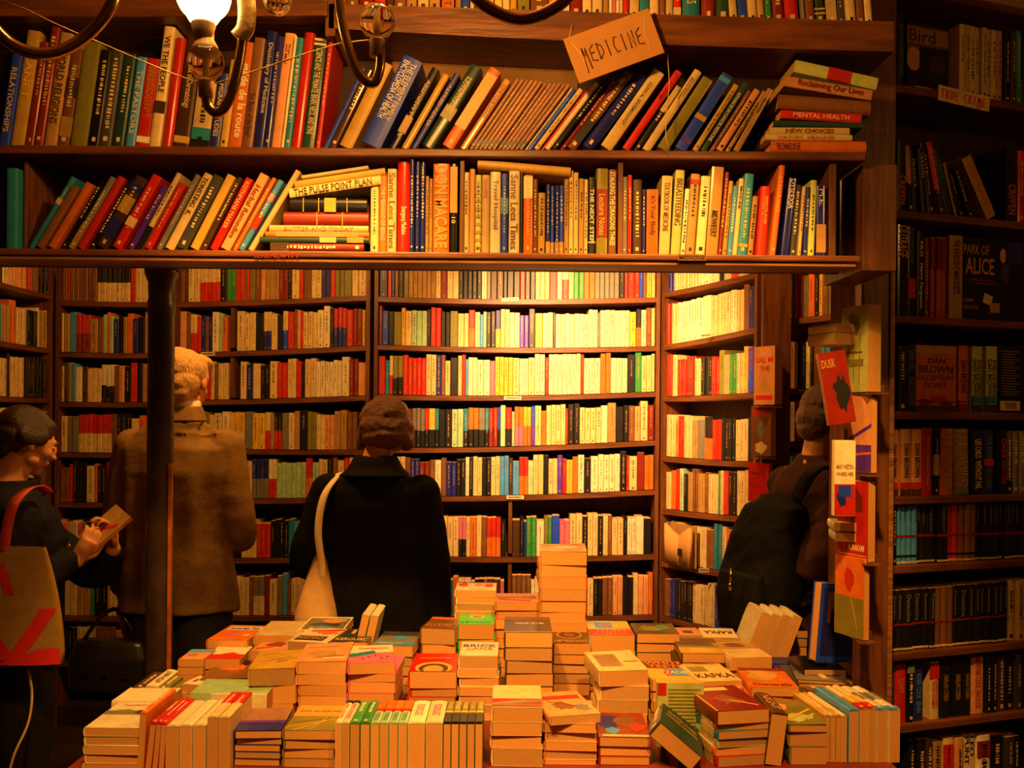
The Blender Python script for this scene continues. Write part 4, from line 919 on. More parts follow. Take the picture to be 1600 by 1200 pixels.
stack(863, 922, 1005, 2.90, 'dark brown cover with a ringed face', 'n', [18,15], art=[('e',.15,.35,.85,.95,'t'),('e',.2,.4,.8,.9,'n'),('b',.3,.45,.7,.85,'b'),TA('HEMINGWAY',.08,.06,.95,.24,'t')])
stack(935, 1014, 1048, 2.62, 'cream cover with grey wavy lines', 'c', [24,22], art=[('q',.12,.2,.58,.85,'t')]+[('l',.14,.25+.08*i,.56,.28+.08*i,'a',.018) for i in range(7)]+[('q',.65,.4,.95,.44,'t')], topyaw=7, curl=.004)
stack(1016, 1090, 1062, 2.66, 'multicoloured chequered cover with red capitals', 'y', [18,16], art=[('q',0,.6,1,1,'d'),TA('WHITE',.05,.82,.9,.97,'h'),TA('TEETH',.1,.62,.95,.78,'h'),('q',.3,.2,1,.56,'s'),('q',0,.05,.4,.56,'y'),('b',.35,.2,.6,.55,'r'),TA('ZADIE',.4,.3,.9,.45,'w')])
stack(1093, 1161, 1064, 2.62, 'cream cover with large black capitals', 'c', [10,16], art=[('q',.08,.55,.5,.85,'O'),TA('KAFKA',.06,.18,.95,.42,'n'),('q',.1,.92,.9,.96,'t')], topyaw=8)
stack(1172, 1248, 1074, 2.55, 'orange cover of embracing figures', 'o', [14,16], art=[('b',.0,.3,.9,1,'z'),('b',.2,.4,.8,.9,'h'),TA('Chantarelle',.1,.08,.9,.2,'n'),('q',0,.85,1,1,'d')], topyaw=-3)
stack(1246, 1322, 1064, 2.64, 'slate blue cover with a pale oval moon', 'a', [5,12], art=[('e',.35,.7,.65,.85,'c'),('q',0,0,1,.45,'g'),('b',.0,.2,1,.55,'v')], topyaw=-10)
stack(1215, 1275, 1050, 2.85, 'purple cover with a small red cross', 'P', [5,14], art=[('e',.1,.8,.6,1,'z'),('q',.35,.3,.6,.5,'r'),('q',.45,.2,.5,.65,'w')], topyaw=-6)
stack(1252, 1316, 1091, 2.53, 'white-bordered cover propped open', 'w', [5,16], art=[('q',.15,.1,.9,.8,'b'),('b',.3,.2,.8,.7,'n')], topyaw=22)
g4 = [(1290+11*i, 1300+11*i, 1059+i*2.5, 'c', D(bands=((.45,1,'r'),), L=.17, lab=f'{ORD[i]} thin red-headed spine-up booklet, counted from the pale moon cover')) for i in range(5)]
uprow(g4, 2.66, 'x', group='red-headed spine-up booklets', yaw=4)
# third rank -----------------------------------------------------
uprow([(202,222,1073,'n',D(lean=8,L=.16,lab='dark brown spine-up book nearest the column')),(224,243,1069,'w',D(lean=8,L=.16,title='JOSEPH HELLER',tcol='n',lab='white spine-up book with dark letters near the column')),(246,262,1075,'O',D(lean=3,L=.13,lab='olive spine-up book near the column'))], 2.62, 'x', group='spine-up books near the column')
stack(262, 281, 1075, 2.66, 'little yellow-olive cover', 'O', [15], dep=2.2)
stack(282, 312, 1069, 2.68, 'small white bookmark-like cover', 'w', [14], art=[('q',.3,.3,.5,.6,'b')], dep=1.6, topyaw=-14)
stack(313, 386, 1062, 2.72, 'dark orange cover lifting open', 'b', [3,14], art=[('b',.2,.3,1,.9,'o'),('b',.5,.5,.9,1,'k'),('q',.0,.7,.4,1,'z')], curl=.012, topyaw=4)
stack(278, 318, 1030, 2.82, 'pale pink and grey cover beside the column', 'h', [12], art=[('q',0,.7,1,.95,'s'),('b',.1,.2,.6,.6,'j')], dep=1.6)
stack(316, 374, 1031, 2.84, 'half white half red cover', 'w', [14], art=[('q',0,0,1,.4,'r'),('b',.3,.2,.9,.55,'r')], topyaw=2)
stack(321, 387, 1000, 3.00, 'vivid orange cover with a white banner', 'o', [14,13], art=[('q',.1,.66,.95,.9,'w'),TA('Amsterdam Tales',.15,.7,.9,.84,'u'),('b',.2,.2,.6,.5,'p'),('q',.7,.3,.85,.4,'w')], topyaw=-4, dep=1.6)
stack(388, 444, 1018, 2.90, 'peach cover of dancing red figures', 'h', [20,18], art=[('b',.2,.3,.9,.8,'d'),('l',.1,.2,.5,.4,'r',.1),('l',.4,.5,.9,.6,'b',.05)], topyaw=-3)
stack(396, 466, 993, 3.02, 'plain cream cover of a thick book', 'c', [16,15])
stack(446, 512, 1003, 2.92, 'mountain cover with a black title panel', 'w', [16,15], art=[('q',.1,.12,.82,.42,'k'),TA('RESISTANCE',.14,.18,.78,.36,'t'),('b',.3,.5,1,.9,'o'),('l',.2,.75,1,.9,'r',.1)], topyaw=-9)
stack(512, 574, 1003, 2.94, 'grey cover with cream serif letters', 'a', [16,15], art=[TA('KEROUAC',.15,.1,.95,.28,'c'),('q',.4,.6,.5,.9,'z')], topyaw=-2)
stack(580, 645, 1009, 2.90, 'blue-grey misty cover', 'g', [17,15], art=[('q',0,.7,1,1,'a'),('b',.3,.4,.8,.7,'s'),('q',.0,.1,1,.3,'s'),TA('Nightwood',.1,.12,.7,.22,'w')], topyaw=-4)
stack(655, 711, 982, 2.98, 'brown cover half hidden by an orange one', 'b', [25,16], art=[TA('DUCK FEET',.1,.2,.9,.4,'t'),('q',0,.8,1,1,'o')], topyaw=-9, topt=.01)
stack(714, 772, 975, 3.02, 'bright green cover with a small cream label', 'N', [24,17], art=[('q',.33,.5,.7,.78,'c'),TA('TEMPEST',.38,.56,.65,.7,'r'),TA('DE MONTECRISTO',.06,.1,.92,.22,'e')])
stack(710, 775, 922, 3.17, 'white cover with large red flowers', 'w', [11,11], art=[('b',.02,.35,.35,.95,'r'),('b',.4,.4,.7,.9,'p'),('b',.65,.3,.98,.85,'r'),('q',0,.9,1,.98,'d'),TA('SEQUENCE',.35,.08,.7,.18,'r')], dep=1.1)
stack(773, 845, 941, 3.10, 'orange and brown streaked cover', 'o', [13,14,15], art=[('l',.05,.5,.9,.6,'b',.25),('l',.1,.3,.8,.2,'d',.1),('b',.6,.3,.98,.8,'b')], dep=1.05)
stack(843, 917, 862, 3.05, 'pale pink cover on the tallest tower', 'h', [21,18.5,19,18.5,18,17], art=[('b',.3,.3,.9,.8,'w'),('b',.5,.1,.95,.5,'t')], dep=1.15, topyaw=-2, curl=.004)
stack(921, 992, 993, 2.96, 'chequered pastel cover with upside-down capitals', 'c', [26,17], art=[('q',0,0,1,.42,'r'),('t','WHITE',.1,.06,.9,.2,'h',1),('t','TEETH',.2,.24,.9,.38,'h',1),('q',.2,.5,.7,.9,'s'),('q',.6,.5,1,.9,'y'),('b',.3,.6,.6,.85,'p')])
stack(993, 1062, 990, 2.97, 'dark green mossy cover curling up', 'q', [15,15], art=[('b',.1,.2,.8,.8,'O'),('b',.5,.4,.9,.9,'G'),('l',.1,.3,.9,.5,'O',.08)], dep=1.1)
stack(1064, 1132, 1021, 2.82, 'dark cover above a yellow street scene', 'n', [15,15], art=[('q',0,.0,1,.4,'z'),('q',0,.42,1,.5,'O'),('b',.1,.05,.9,.35,'y')], topyaw=-2)
stack(1060, 1098, 993, 3.04, 'small pinkish cover with a dark square', 'h', [12,14], art=[('q',.3,.3,.7,.6,'n')], dep=1.5)
stack(1100, 1156, 1000, 3.06, 'white cover with upside-down black capitals', 'w', [10,12], art=[('t','KAFKA',.1,.5,.9,.75,'n',1),('q',.0,.0,1,.2,'t')], topyaw=-5)
stack(1140, 1208, 1027, 2.78, 'blank white lower half under a brown figure', 'c', [20,16], art=[('q',0,.55,1,.95,'t'),('b',.2,.6,.8,.95,'b')], topyaw=7)
# four leaning page-edge books and the pair at the rear
def pageup(px0, px1, yt, Y, lean, desc, t=None, h=.10, tilt=24):
    x = (px0/2+px1/2-800)/F*Y; tt = t or (px1-px0)/F*Y*.95
    zt = P(px0, yt, Y).z; hh = (zt-.755)/math.cos(math.radians(tilt))
    R = Matrix(((1,0,0,0),(0,0,1,0),(0,-1,0,0),(0,0,0,1)))
    M = Matrix.Translation((x, Y, ZT+.02)) @ Matrix.Rotation(math.radians(lean), 4, 'Y') @ Matrix.Translation((0, 0, hh-.02)) @ R
    book(M, tt, .17, hh-.018, 'w', label=desc, cat='paperback', name='paperback', marks=False, page=M_PAGE)
for i in range(4):
    pageup(1153+17*i, 1169+17*i, 961+1.5*i, 3.00, 20, f'{ORD[i]} of the four pale books leaning spine-up before the young person')
pageup(548, 560, 967, 3.02, 12, 'pale spine-up book, one of a pair, nearer the sea cover')
pageup(562, 574, 968, 3.02, 12, 'pale spine-up book, one of a pair, further from the sea cover')
# upright leaning sea picture paperback
stack(464, 536, 985, 3.08, 'stormy sea cover with a white border', 'w', [13,14], art=[('q',.06,.06,.97,.9,'g'),('b',.1,.2,.9,.6,'a'),('b',.3,.5,.95,.9,'h'),('b',.2,.1,.8,.35,'s'),TA('TYPHOON',.6,.74,.92,.82,'w')], toptilt=0, dep=1.4)
# dark upright books towards the rear corner
for i, (a, b, yt, c, ds) in enumerate([(1206,1232,1000,'v','navy book lying spine out beside the blue portrait book'),]):
    lying(1200, 1266, 0, 24, ZT+.052, 2.92, 'v', 0, d=.12, label=ds, cat='paperback', name='paperback')
    lying(1198, 1262, 0, 26, ZT+.0005, 2.92, 'k', 0, d=.12, label='black book lying under the navy one beside the blue portrait book', cat='paperback', name='paperback')
stack(1212, 1262, 985, 3.12, 'dark glossy cover at the rear corner', 'k', [12,14], art=[('b',.2,.3,.8,.8,'z'),('l',.1,.2,.9,.6,'d',.06)], dep=1.0)
# blue hardback with a portrait, standing
stack(1254, 1322, 1046, 2.70, 'plain dark book under the portrait hardback', 'k', [20,18], dep=1.2)
dd = .135
lx_ = P(1258, 1043, 2.73).x; a_ = math.radians(20)
Mp = Matrix.Translation((lx_+dd*math.cos(a_)+.02, 2.735+dd*math.sin(a_), P(1290, 1046, 2.70).z+.003)) @ Matrix.Rotation(a_, 4, 'Z') @ Matrix.Rotation(math.radians(5), 4, 'Y') @ Matrix(((0,-1,0,0),(1,0,0,0),(0,0,1,0),(0,0,0,1)))
book(Mp, .036, .225, dd, 'u', hard=True, gloss=True, marks=False, backart=[('q',.08,.08,.92,.94,'v'),('q',.2,.5,.8,.9,'b'),('b',.3,.25,.75,.85,'k'),('b',.4,.55,.62,.8,'n')], label='large blue hardback with a portrait panel standing on the table by the post', cat='book', name='hardback')
# ------------------------------------------------------------------ face-out books hung on the post and on trim_2
def hung(px0, px1, y0, y1, Y, col, yaw, t, pxy, **kw):
    """book whose cover faces the opening side; fore edge towards the viewer's side of the post.
    px0..px1: full width on the picture, pxy: share taken by the cover"""
    h = (y1-y0)/F*Y; z = P((px0+px1)/2, y1, Y).z; x = (px0-800)/F*Y
    tt = t
    tot = (px1-px0)/F*Y
    a = math.radians(yaw); d = kw.pop('d', .11)
    # local x(front) -> -X, y(spine->fore edge) -> -Y, z up : spine at the rear, fore edge to the viewer
    B = Matrix(((-1,0,0,0),(0,-1,0,0),(0,0,1,0),(0,0,0,1)))
    # near-left corner sits at the boundary between cover and pages
    bx = x + tot*pxy
    M = Matrix.Translation((bx, Y, z)) @ Matrix.Rotation(a, 4, 'Z') @ Matrix.Rotation(math.radians(kw.pop('tilt', 0)), 4, 'Y') @ Matrix.Translation((t/2, d, 0)) @ B
    return book(M, t, h, d, col, marks=False, cat='book', group=kw.pop('group', 'books displayed on the wooden post'), **kw)
hung(1333, 1381, 475, 612, 2.46, 'f', 18, .040, .46, gloss=True, art=[('l',.3,.1,.3,.8,'O',.03),('l',.5,.1,.45,.9,'O',.03),('l',.7,.1,.72,.7,'O',.03),('b',.2,.6,.8,.95,'O'),('q',.15,.3,.85,.38,'O'),('q',.2,.45,.8,.47,'b')], label='thick yellow-green book sketched with a skyline, highest on the post')
hung(1333, 1373, 615, 739, 2.46, 'h', 22, .018, .72, gloss=True, art=[('q',0,0,1,.35,'P'),('l',0,.35,1,.6,'P',.05),('l',.0,.2,1,.25,'o',.03),('q',.1,.3,.2,.55,'a')], label='peach book showing a bridge photograph, on the post below the skyline book')
hung(1327, 1373, 753, 879, 2.46, 'r', 25, .026, .66, gloss=True, art=[('l',.25,.05,.6,.98,'y',.015),('b',.1,.5,.9,.95,'d'),('q',.05,.06,.95,.075,'y'),('t','MURAKAMI',.4,.12,.9,.2,'w')], label='bright red book with a thin yellow line, middle of the post')
hung(1324, 1363, 874, 1001, 2.46, 'o', 22, .018, .72, gloss=True, art=[('q',0,0,1,.5,'O'),('l',.3,.95,.8,.1,'y',.015),('b',.3,.55,.7,.9,'r')], label='red and olive book, lowest of those hung on the post')
# things facing the viewer at the inner side of the post
def fronty(px0, px1, y0, y1, Y, col, tilt=0, t=.028, yaw=0, **kw):
    w = (px1-px0)/F*Y; h = (y1-y0)/F*Y; p = P((px0+px1)/2, y1, Y)
    R = Matrix(((0,1,0,0),(-1,0,0,0),(0,0,1,0),(0,0,0,1)))
    M = Matrix.Translation(p) @ Matrix.Rotation(math.radians(yaw), 4, 'Z') @ Matrix.Rotation(math.radians(tilt), 4, 'Y') @ Matrix.Translation((-w/2, 0, 0)) @ R @ Matrix.Translation((-t/2, 0, 0))
    return book(M, t, h, w, col, marks=False, cat='book', **kw)
fronty(1294, 1337, 548, 662, 2.45, 'd', -9, gloss=True, yaw=-12, art=[('t','DUSK',.12,.78,.6,.9,'t'),('b',.35,.1,1,.72,'k'),('q',.0,.0,.06,1,'b')], label='dark red book with a black silhouette tilting beside the post', group='books displayed on the wooden post')
fronty(1303, 1336, 688, 806, 2.44, 'w', 0, art=[('q',0,0,1,.42,'r'),('b',.1,.05,.6,.4,'v'),('q',.2,.25,.8,.4,'u'),('t','MARY WESTON',.1,.62,.9,.68,'b'),('t','WHERE HER|'.strip('|'),.1,.53,.9,.58,'b')], label='white-topped book with red and blue lower half beside the post', group='books displayed on the wooden post')
for i, (x0, x1, y0, y1) in enumerate([(1306,1340,506,519),(1304,1340,520,538)]):
    T = (y1-y0)/F*2.5; p = P((x0+x1)/2, y1, 2.5)
    book(flatM(p.x, 2.5, p.z, 20, .075, T), T, .11, .075, 'c', marks=False, cat='book', label=['upper','lower'][i]+' of two pale books lying by the post above the dark silhouette', group='books displayed on the wooden post')
for i, (x0, x1, y0, y1) in enumerate([(1300,1330,817,830),(1302,1332,833,846)]):
    T = (y1-y0)/F*2.5; p = P((x0+x1)/2, y1, 2.5)
    book(flatM(p.x+.01, 2.5, p.z, -10, .06, T), T, .11, .06, 'w', marks=False, cat='book', label=['upper','lower'][i]+' of two white books jutting from behind the red one on the post', group='books displayed on the wooden post')
# wooden ledges that carry them
mb = None
for i, (px0, px1, y, Y0, Y1) in enumerate([(1336,1384,613,2.45,2.6),(1336,1376,741,2.45,2.6),(1334,1376,880,2.45,2.6),(1330,1368,1002,2.45,2.6)]):
    z = P(1355, y, 2.46).z; x0 = (px0-800)/F*2.48+.01; x1 = (px1-800)/F*2.48
    m = MB(); m.box((x0+.01, Y0, z-.006), (x1-.004, Y1-.0005, z-.001)); m.box((x1-.008, Y0+.03, z-.006), (x1-.004, Y1-.0005, z+.02))
    o = m.build('ledge', M_WOODV, post); o.matrix_basis = post.matrix_world.inverted()
# books on the front board between the angled cases
hung(1184, 1226, 540, 632, 3.89, 'h', 35, .046, .62, gloss=True, group='books displayed between the angled cases', art=[('t','CALL ME',.1,.72,.95,.82,'r'),('t','THE',.3,.58,.75,.66,'r'),('q',.1,.08,.9,.16,'r'),('b',.3,.2,.7,.45,'t')], label='pale pink book with red lettering on the upright between two cases')
hung(1184, 1216, 634, 713, 3.89, 'b', 33, .030, .65, gloss=True, group='books displayed between the angled cases', art=[('q',.1,.8,.9,.95,'r'),('b',.3,.3,.7,.75,'g'),('b',.1,.02,.9,.3,'c')], label='brown patterned book below the pale pink one between two cases')
hung(1181, 1209, 724, 786, 3.89, 'r', 35, .020, .75, gloss=True, group='books displayed between the angled cases', art=[('q',.2,.7,.6,.75,'d'),('b',.5,.05,1,.25,'k')], label='small bright red book lowest on the upright between two cases')
for px0, px1, y in [(1186,1222,634),(1186,1214,714.5),(1184,1208,787.5)]:
    z = P(1200, y, 3.88).z; x0 = (px0-800)/F*3.88; x1 = (px1-800)/F*3.88
    m = MB(); m.box((x0, 3.885, z-.008), (x1, 4.0, z-.0015)); tag(m.build('trim_3', M_WOODV), kind='structure')
# open book face-out on the angled case
pn = PANELS['E'][0]
s0 = pn.s_of(1043, 850); s1 = pn.s_of(1108, 850); sm = (s0+s1)/2; zb_ = 0
k = sm/pn.L; zsh = rD[5][0]+(rD[5][1]-rD[5][0])*k
ob = empty('open_book', pn.mat(sm, zsh+.001, .05), 'open paperback facing out on the angled bookcase, pages fanned in a V', 'book')
m = MB(); H = .19
for sgn in (-1, 1):
    R = []
    for j in range(9):
        u = j/8; R.append([Vector((sgn*(.002+.105*u), -.016*math.sin(u*2.2)-.0+yy, zq + (.055*(1-u)**2 if 0 else 0))) for yy, zq in ((0,.0),(0,H-.055*(1-u)),(.022,H-.055*(1-u)),(.022,.0))])
    m.loft(R)
o = m.build('pages', M_PAGE, ob, True)
m = MB(); m.box((-.112, .024, -.0005), (.112, .027, H+.004)); m.build('cover', bmat('t'), ob)
m = MB(); m.box((.02, -.019, .05), (.055, -.017, .085)); m.build('picture', bmat('k'), ob)
# ------------------------------------------------------------------ hand-written signs
card = nmat('brown_cardboard', (.50, .24, .07), .8, .2, 0, .15, 12, .1)
INKM = nmat('marker_ink', (.05, .012, .01), .6)
REDI = nmat('red_marker_ink', (.70, .02, .01), .6)
SY = 2.235
c = P(959, 72, SY)
sg = empty('cardboard_sign', Matrix.Translation(c) @ Matrix.Rotation(math.radians(-20.5), 4, 'Y'), 'brown cardboard sign with the handwritten word MEDICINE hanging askew on string', 'sign')
W_, H_ = 142/F*SY, 74/F*SY
m = MB(); m.box((-W_/2, -.002, -H_/2), (W_/2, .002, H_/2)); bevel(m.build('card', card, sg), .001)
def strokes(letters, w, h, parent, mat, r=.0011, y=-.003, spec=None):
    G = {'M':[[(0,-.5),(.12,1),(.35,.45),(.62,.95),(.75,-.35)]],'E':[[(.7,1),(.05,.8),(.0,.1),(.75,0)],[(.02,.5),(.6,.55)]],'D':[[(.0,1),(.02,0)],[(-.05,1),(.6,.75),(.7,.35),(.02,0)]],'I':[[(.3,1),(.32,0)]],'C':[[(.75,.9),(.3,1),(.0,.5),(.25,.05),(.75,.1)]],'N':[[(.0,0),(.05,1),(.65,.0),(.7,1)]],
         'T':[[(-.1,.9),(.8,1)],[(.35,1),(.3,0)]],'R':[[(.05,0),(.1,1)],[(.1,1),(.6,.85),(.5,.55),(.1,.5),(.65,0)]],'U':[[(.0,1),(.05,.15),(.35,0),(.6,.2),(.65,1)]]}
    n = len(letters); x = -w/2; adv = w/n
    for i, ch in enumerate(letters):
        if ch == ' ': x += adv; continue
        m = MB()
        for st in G[ch]:
            st = [Vector((x+a*adv*.85, y, (b-.5)*h)) for a, b in st]
            m.tube(st, r, 6)
        m.build('letter', mat, parent); x += adv
m0 = len(COL.objects)
strokes('MEDICINE', W_*.72, H_*.36, sg, INKM, .0014)
for sx in (-1, 1):
    m = MB(); m.tube([(sx*W_*.43, -.0032, H_*.38), (sx*W_*.36, -.0034, 0), (sx*W_*.37, -.0032, -H_*.4)], .0009, 6); m.build('string', nmat('pale_string', (.7,.5,.25), .8), sg)
iv = sg.matrix_world.inverted()
m = MB(); m.tube([iv @ P(893, 38, SY+.02), iv @ P(888, 66, SY)], .0008, 6); m.tube([iv @ P(990, 0, SY+.02), iv @ P(998, 30, SY)], .0008, 6); m.build('hanging_string', MATS['pale_string'], sg)
# true crime card
sT0 = PR.s_of(1459, 150); sT1 = PR.s_of(1539, 150)
tcM = PR.mat((sT0+sT1)/2, RZ[0]-.014, .016)
tc = empty('card_sign', tcM @ Matrix.Rotation(math.radians(4), 4, 'Y'), 'small cream card reading TRUE CRIME in red handwriting on the dark bookcase', 'sign')
w = sT1-sT0; m = MB(); m.box((-w/2, -.001, -.022), (w/2, .001, .022)); m.build('card', bmat('c'), tc)
strokes('TRUE CRIME', w*.88, .024, tc, REDI, .0017, -.002)
# MEDICINE label on the shelf edge
p = P(1081, 403, YF-.0135)
ml = empty('shelf_label', Matrix.Translation((p.x, YF-.0135, p.z+.0005)), 'tiny brown label printed MEDICINE on the edge of the lower front shelf', 'sign')
m = MB(); m.box((-.034, -.001, -.007), (.034, .001, .007)); m.build('card', bmat('b'), ml)
text_obj('lettering', 'MEDICINE', Matrix(((1,0,0,-.030),(0,0,-1,-.0016),(0,1,0,-.0045),(0,0,0,1))), .06, .009, bmat('k'), ml)
# faint red lettering painted on the shelf edge
p = P(432, 399, YF-.0135)
text_obj('painted_lettering', 'SERENDIPITY', Matrix(((1,0,0,0),(0,0,-1,0),(0,1,0,0),(0,0,0,1))), .11, .010, bmat('d'), None)
o = [q for q in COL.objects if q.name == 'painted_lettering'][0]
o.matrix_world = Matrix.Translation((p.x-.055, YF-.0129, p.z-.006)) @ Matrix(((1,0,0,0),(0,0,-1,0),(0,1,0,0),(0,0,0,1))) @ Matrix.Diagonal((.11, .010, 1, 1))
tag(o, 'faint dark red lettering painted along the edge of the lower front shelf', 'lettering')
# ------------------------------------------------------------------ chandelier
ch = empty('chandelier', Matrix.Translation((-.12, 1.35, 2.55)), 'brass chandelier with curling arms and clear glass bulbs, one glowing', 'chandelier')
ci = ch.matrix_world.inverted()
GLASS = bpy.data.materials.new('clear_bulb_glass'); GLASS.use_nodes = True
gb = GLASS.node_tree.nodes['Principled BSDF']; gb.inputs['Transmission Weight'].default_value = 1; gb.inputs['Roughness'].default_value = .02; gb.inputs['IOR'].default_value = 1.2; gb.inputs['Base Color'].default_value = (1, .92, .75, 1)
GLOW = bpy.data.materials.new('glowing_bulb'); GLOW.use_nodes = True
gg = GLOW.node_tree.nodes['Principled BSDF']; gg.inputs['Emission Color'].default_value = (1, .62, .22, 1); gg.inputs['Emission Strength'].default_value = 14
CER = nmat('bulb_holder_brass', (.62, .36, .12), .35, .5, 0, .2, 12)
def bez(pts, n=10):
    out = []
    P_ = [Vector(p) for p in pts]
    for i in range(len(P_)-1):
        p0 = P_[max(i-1, 0)]; p1 = P_[i]; p2 = P_[i+1]; p3 = P_[min(i+2, len(P_)-1)]
        for j in range(n):
            t = j/n; out.append(.5*((2*p1)+(-p0+p2)*t+(2*p0-5*p1+4*p2-p3)*t*t+(-p0+3*p1-3*p2+p3)*t**3))
    return out+[P_[-1]]
def arm(pts, r=.0085):
    m = MB(); m.tube([ci @ p for p in bez(pts)], r, 14); return m.build('arm', M_BRASS, ch)
YC = 1.40
def cp(px, py, Y=YC): return P(px, py, Y)
arm([cp(-60, -60, 1.3), cp(-25, 20, 1.3), cp(20, 70, 1.32), cp(75, 84, 1.34), cp(130, 60, 1.36), cp(175, 5, 1.36), cp(200, -90, 1.36)])
arm([cp(395, -70), cp(385, 10), cp(375, 90), cp(362, 145), cp(344, 175), cp(327, 168), cp(322, 148), cp(321, 128)], .0075)
arm([cp(520, -90), cp(527, -20), cp(535, 40), cp(549, 90), cp(565, 120), cp(583, 130), cp(592, 112), cp(594, 88), cp(591, 62)], .0075)
arm([cp(660, -90, 1.3), cp(720, -30, 1.3), cp(760, 10, 1.3), cp(815, 31, 1.3), cp(870, 10, 1.3), cp(905, -30, 1.3), cp(930, -100, 1.3)])
def bulb(x, y, Y, r=28, glow=False, up=True, base=18, wide=0):
    b = cp(x, y, Y); R = r/F*Y
    m = MB()
    n = 18; prof = []
    for i in range(n+1):
        a = math.pi*i/n
        rr = R*math.sin(a); zz2 = -R*math.cos(a)
        if i <= 3: rr = max(rr, R*.36) ; zz2 = -R*(1.0+.25*(3-i)/3)
        prof.append((max(rr, .0004), zz2 if up else -zz2))
    g = m; m.lathe(prof, ci @ Matrix.Translation(b), 24)
    o = m.build('glowing_bulb' if glow else 'bulb', GLOW if glow else GLASS, ch)
    s = 1 if up else -1
    m = MB(); m.lathe([(R*.40, s*-R*.98), (R*.46, s*-R*1.12), (R*.40, s*-R*1.3), (R*.40, s*-(R*1.3+base/F*Y)), (R*.25, s*-(R*1.35+base/F*Y))], ci @ Matrix.Translation(b), 16)
    m.build('bulb_holder', CER, ch)
    if not glow:
        m = MB(); m.tube([ci @ (b+Vector((0, 0, -R*.9*s))), ci @ (b+Vector((0, 0, R*.45*s)))], R*.16, 8); m.build('filament_stem', nmat('filament_stem', (.8,.55,.3), .3), o)
bulb(322, 97, YC)
bulb(589, 33, YC)
bulb(433, 2, YC, 22, up=False)
bulb(318, -8, YC, 42, glow=True, base=14)
# broad glass holder under the glowing bulb
m = MB(); b = cp(321, 62); m.lathe([(.0115, .028), (.0125, .0), (.018, -.01), (.020, -.02), (.008, -.028)], ci @ Matrix.Translation(b), 16); m.build('bulb_cup', CER, ch)
m = MB(); m.tube([ci @ p for p in bez([cp(384, -10), cp(386, 20), cp(383, 45), cp(372, 60)])], [.013]*31, 10); m.build('tape_wrap', nmat('shiny_tape', (.7,.5,.2), .25, .5, 0, .3, 40, .3), ch)
# stem and hub out of frame
m = MB(); m.lathe([(.012, .5), (.012, .1), (.04, .07), (.05, 0), (.03, -.05), (.004, -.08)], ci @ Matrix.Translation((-.12, 1.35, 2.55)), 20); m.build('stem', M_BRASS, ch)
for px, Y in ((-60, 1.3), (395, YC), (520, YC), (660, 1.3)):
    e_ = cp(px, -90 if px in (520, 660) else (-60 if px == -60 else -70), Y)
    m = MB(); m.tube([ci @ p for p in bez([e_, e_+Vector((0, 0, .08)), Vector((-.12, 1.35, 2.56))])], .0075, 10); m.build('arm', M_BRASS, ch)
for px, Y, q in ((200, 1.36, -90), (930, 1.3, -100)):
    e_ = cp(px, q, Y); R = .03
    m = MB(); m.tube([ci @ e_, ci @ (e_+Vector((0, 0, .04)))], .012, 12); m.build('bulb_holder', CER, ch)
    m = MB(); m.ell(ci @ (e_+Vector((0, 0, .07))), (R, R, R*1.1)); m.build('bulb', GLASS, ch)
for p_ in ((-.13, 1.52, 2.50), (-.30, 1.30, 2.52)):
    pass
# thin wires strung across
m = MB(); m.tube([P(x, y, 1.42) for x, y in ((-5,-2),(40,14),(80,34),(118,51),(150,64),(210,90),(262,112),(300,126),(330,132),(380,117),(430,100),(480,83),(530,68),(580,62),(596,64))], .0010, 6)
tag(m.build('wire', nmat('cream_wire', (.75,.5,.2), .5)), 'thin cream wire strung from the ceiling corner to the clear bulb', 'wire')
m = MB(); m.tube([P(1043, 84, 2.268), P(1046, 130, 2.262), P(1041, 180, 2.262), P(1040, 215, 2.262), P(1047, 238, 2.275)], .0009, 6)
tag(m.build('wire', MATS['cream_wire']), 'thin string hanging down in front of the red leaning book', 'wire')
m = MB(); m.tube([P(718, 170, 2.2), P(720, 232, 2.24), P(722, 262, 2.28), P(727, 268, 2.285)], .001, 6)
mb = MB(); mb.tube([P(1+45, 1048, 3.0), P(50, 1080, 3.0), P(46, 1120, 2.95), P(25, 1180, 2.9), P(5, 1230, 2.9), P(0, 1320, 2.9)], .004, 8)
# lamp bodies: the alcove lamps, then unseen ones added for bookcase and table
def can(name, loc, tgt, label):
    e = empty(name, Matrix.Translation(loc) @ (Vector(tgt)-Vector(loc)).to_track_quat('-Z', 'Y').to_matrix().to_4x4(), label, 'lamp')
    m = MB(); m.lathe([(.075, .03), (.07, .035), (.045, .14), (.02, .16), (.0005, .161), (.0005, .155), (.04, .135), (.066, .03), (.07, .028)], None, 24); m.build('shade', M_IRON, e)
    m = MB(); m.tube([(0, 0, .155), (0, 0, .2), e.matrix_world.inverted() @ Vector((loc[0], loc[1], loc[2]+.25)), e.matrix_world.inverted() @ Vector((loc[0], loc[1], 3.05))], .007, 8); m.build('stem', M_IRON, e)
can('ceiling_spotlight', (.05, 3.35, 2.42), (.47, 4.75, 1.80), 'black spotlight hung from the ceiling over the alcove')
for i, (x, y, z) in enumerate([(-.95, 3.38, 2.60), (.55, 3.55, 2.66), (1.75, 1.15, 2.45)]):
    can('pendant_lamp', (x, y, z), (x, y, 0), ['black pendant lamp over the man', 'black pendant lamp over the young person', 'added unseen black lamp brightening the dark bookcase'][i])
can('ceiling_spotlight', (-.45, 1.25, 2.92), (-.45, 2.66, .78), 'added unseen black spotlight brightening the column end of the display table')
can('ceiling_spotlight', (.45, 1.25, 2.92), (.42, 2.66, .78), 'added unseen black spotlight brightening the post end of the display table')
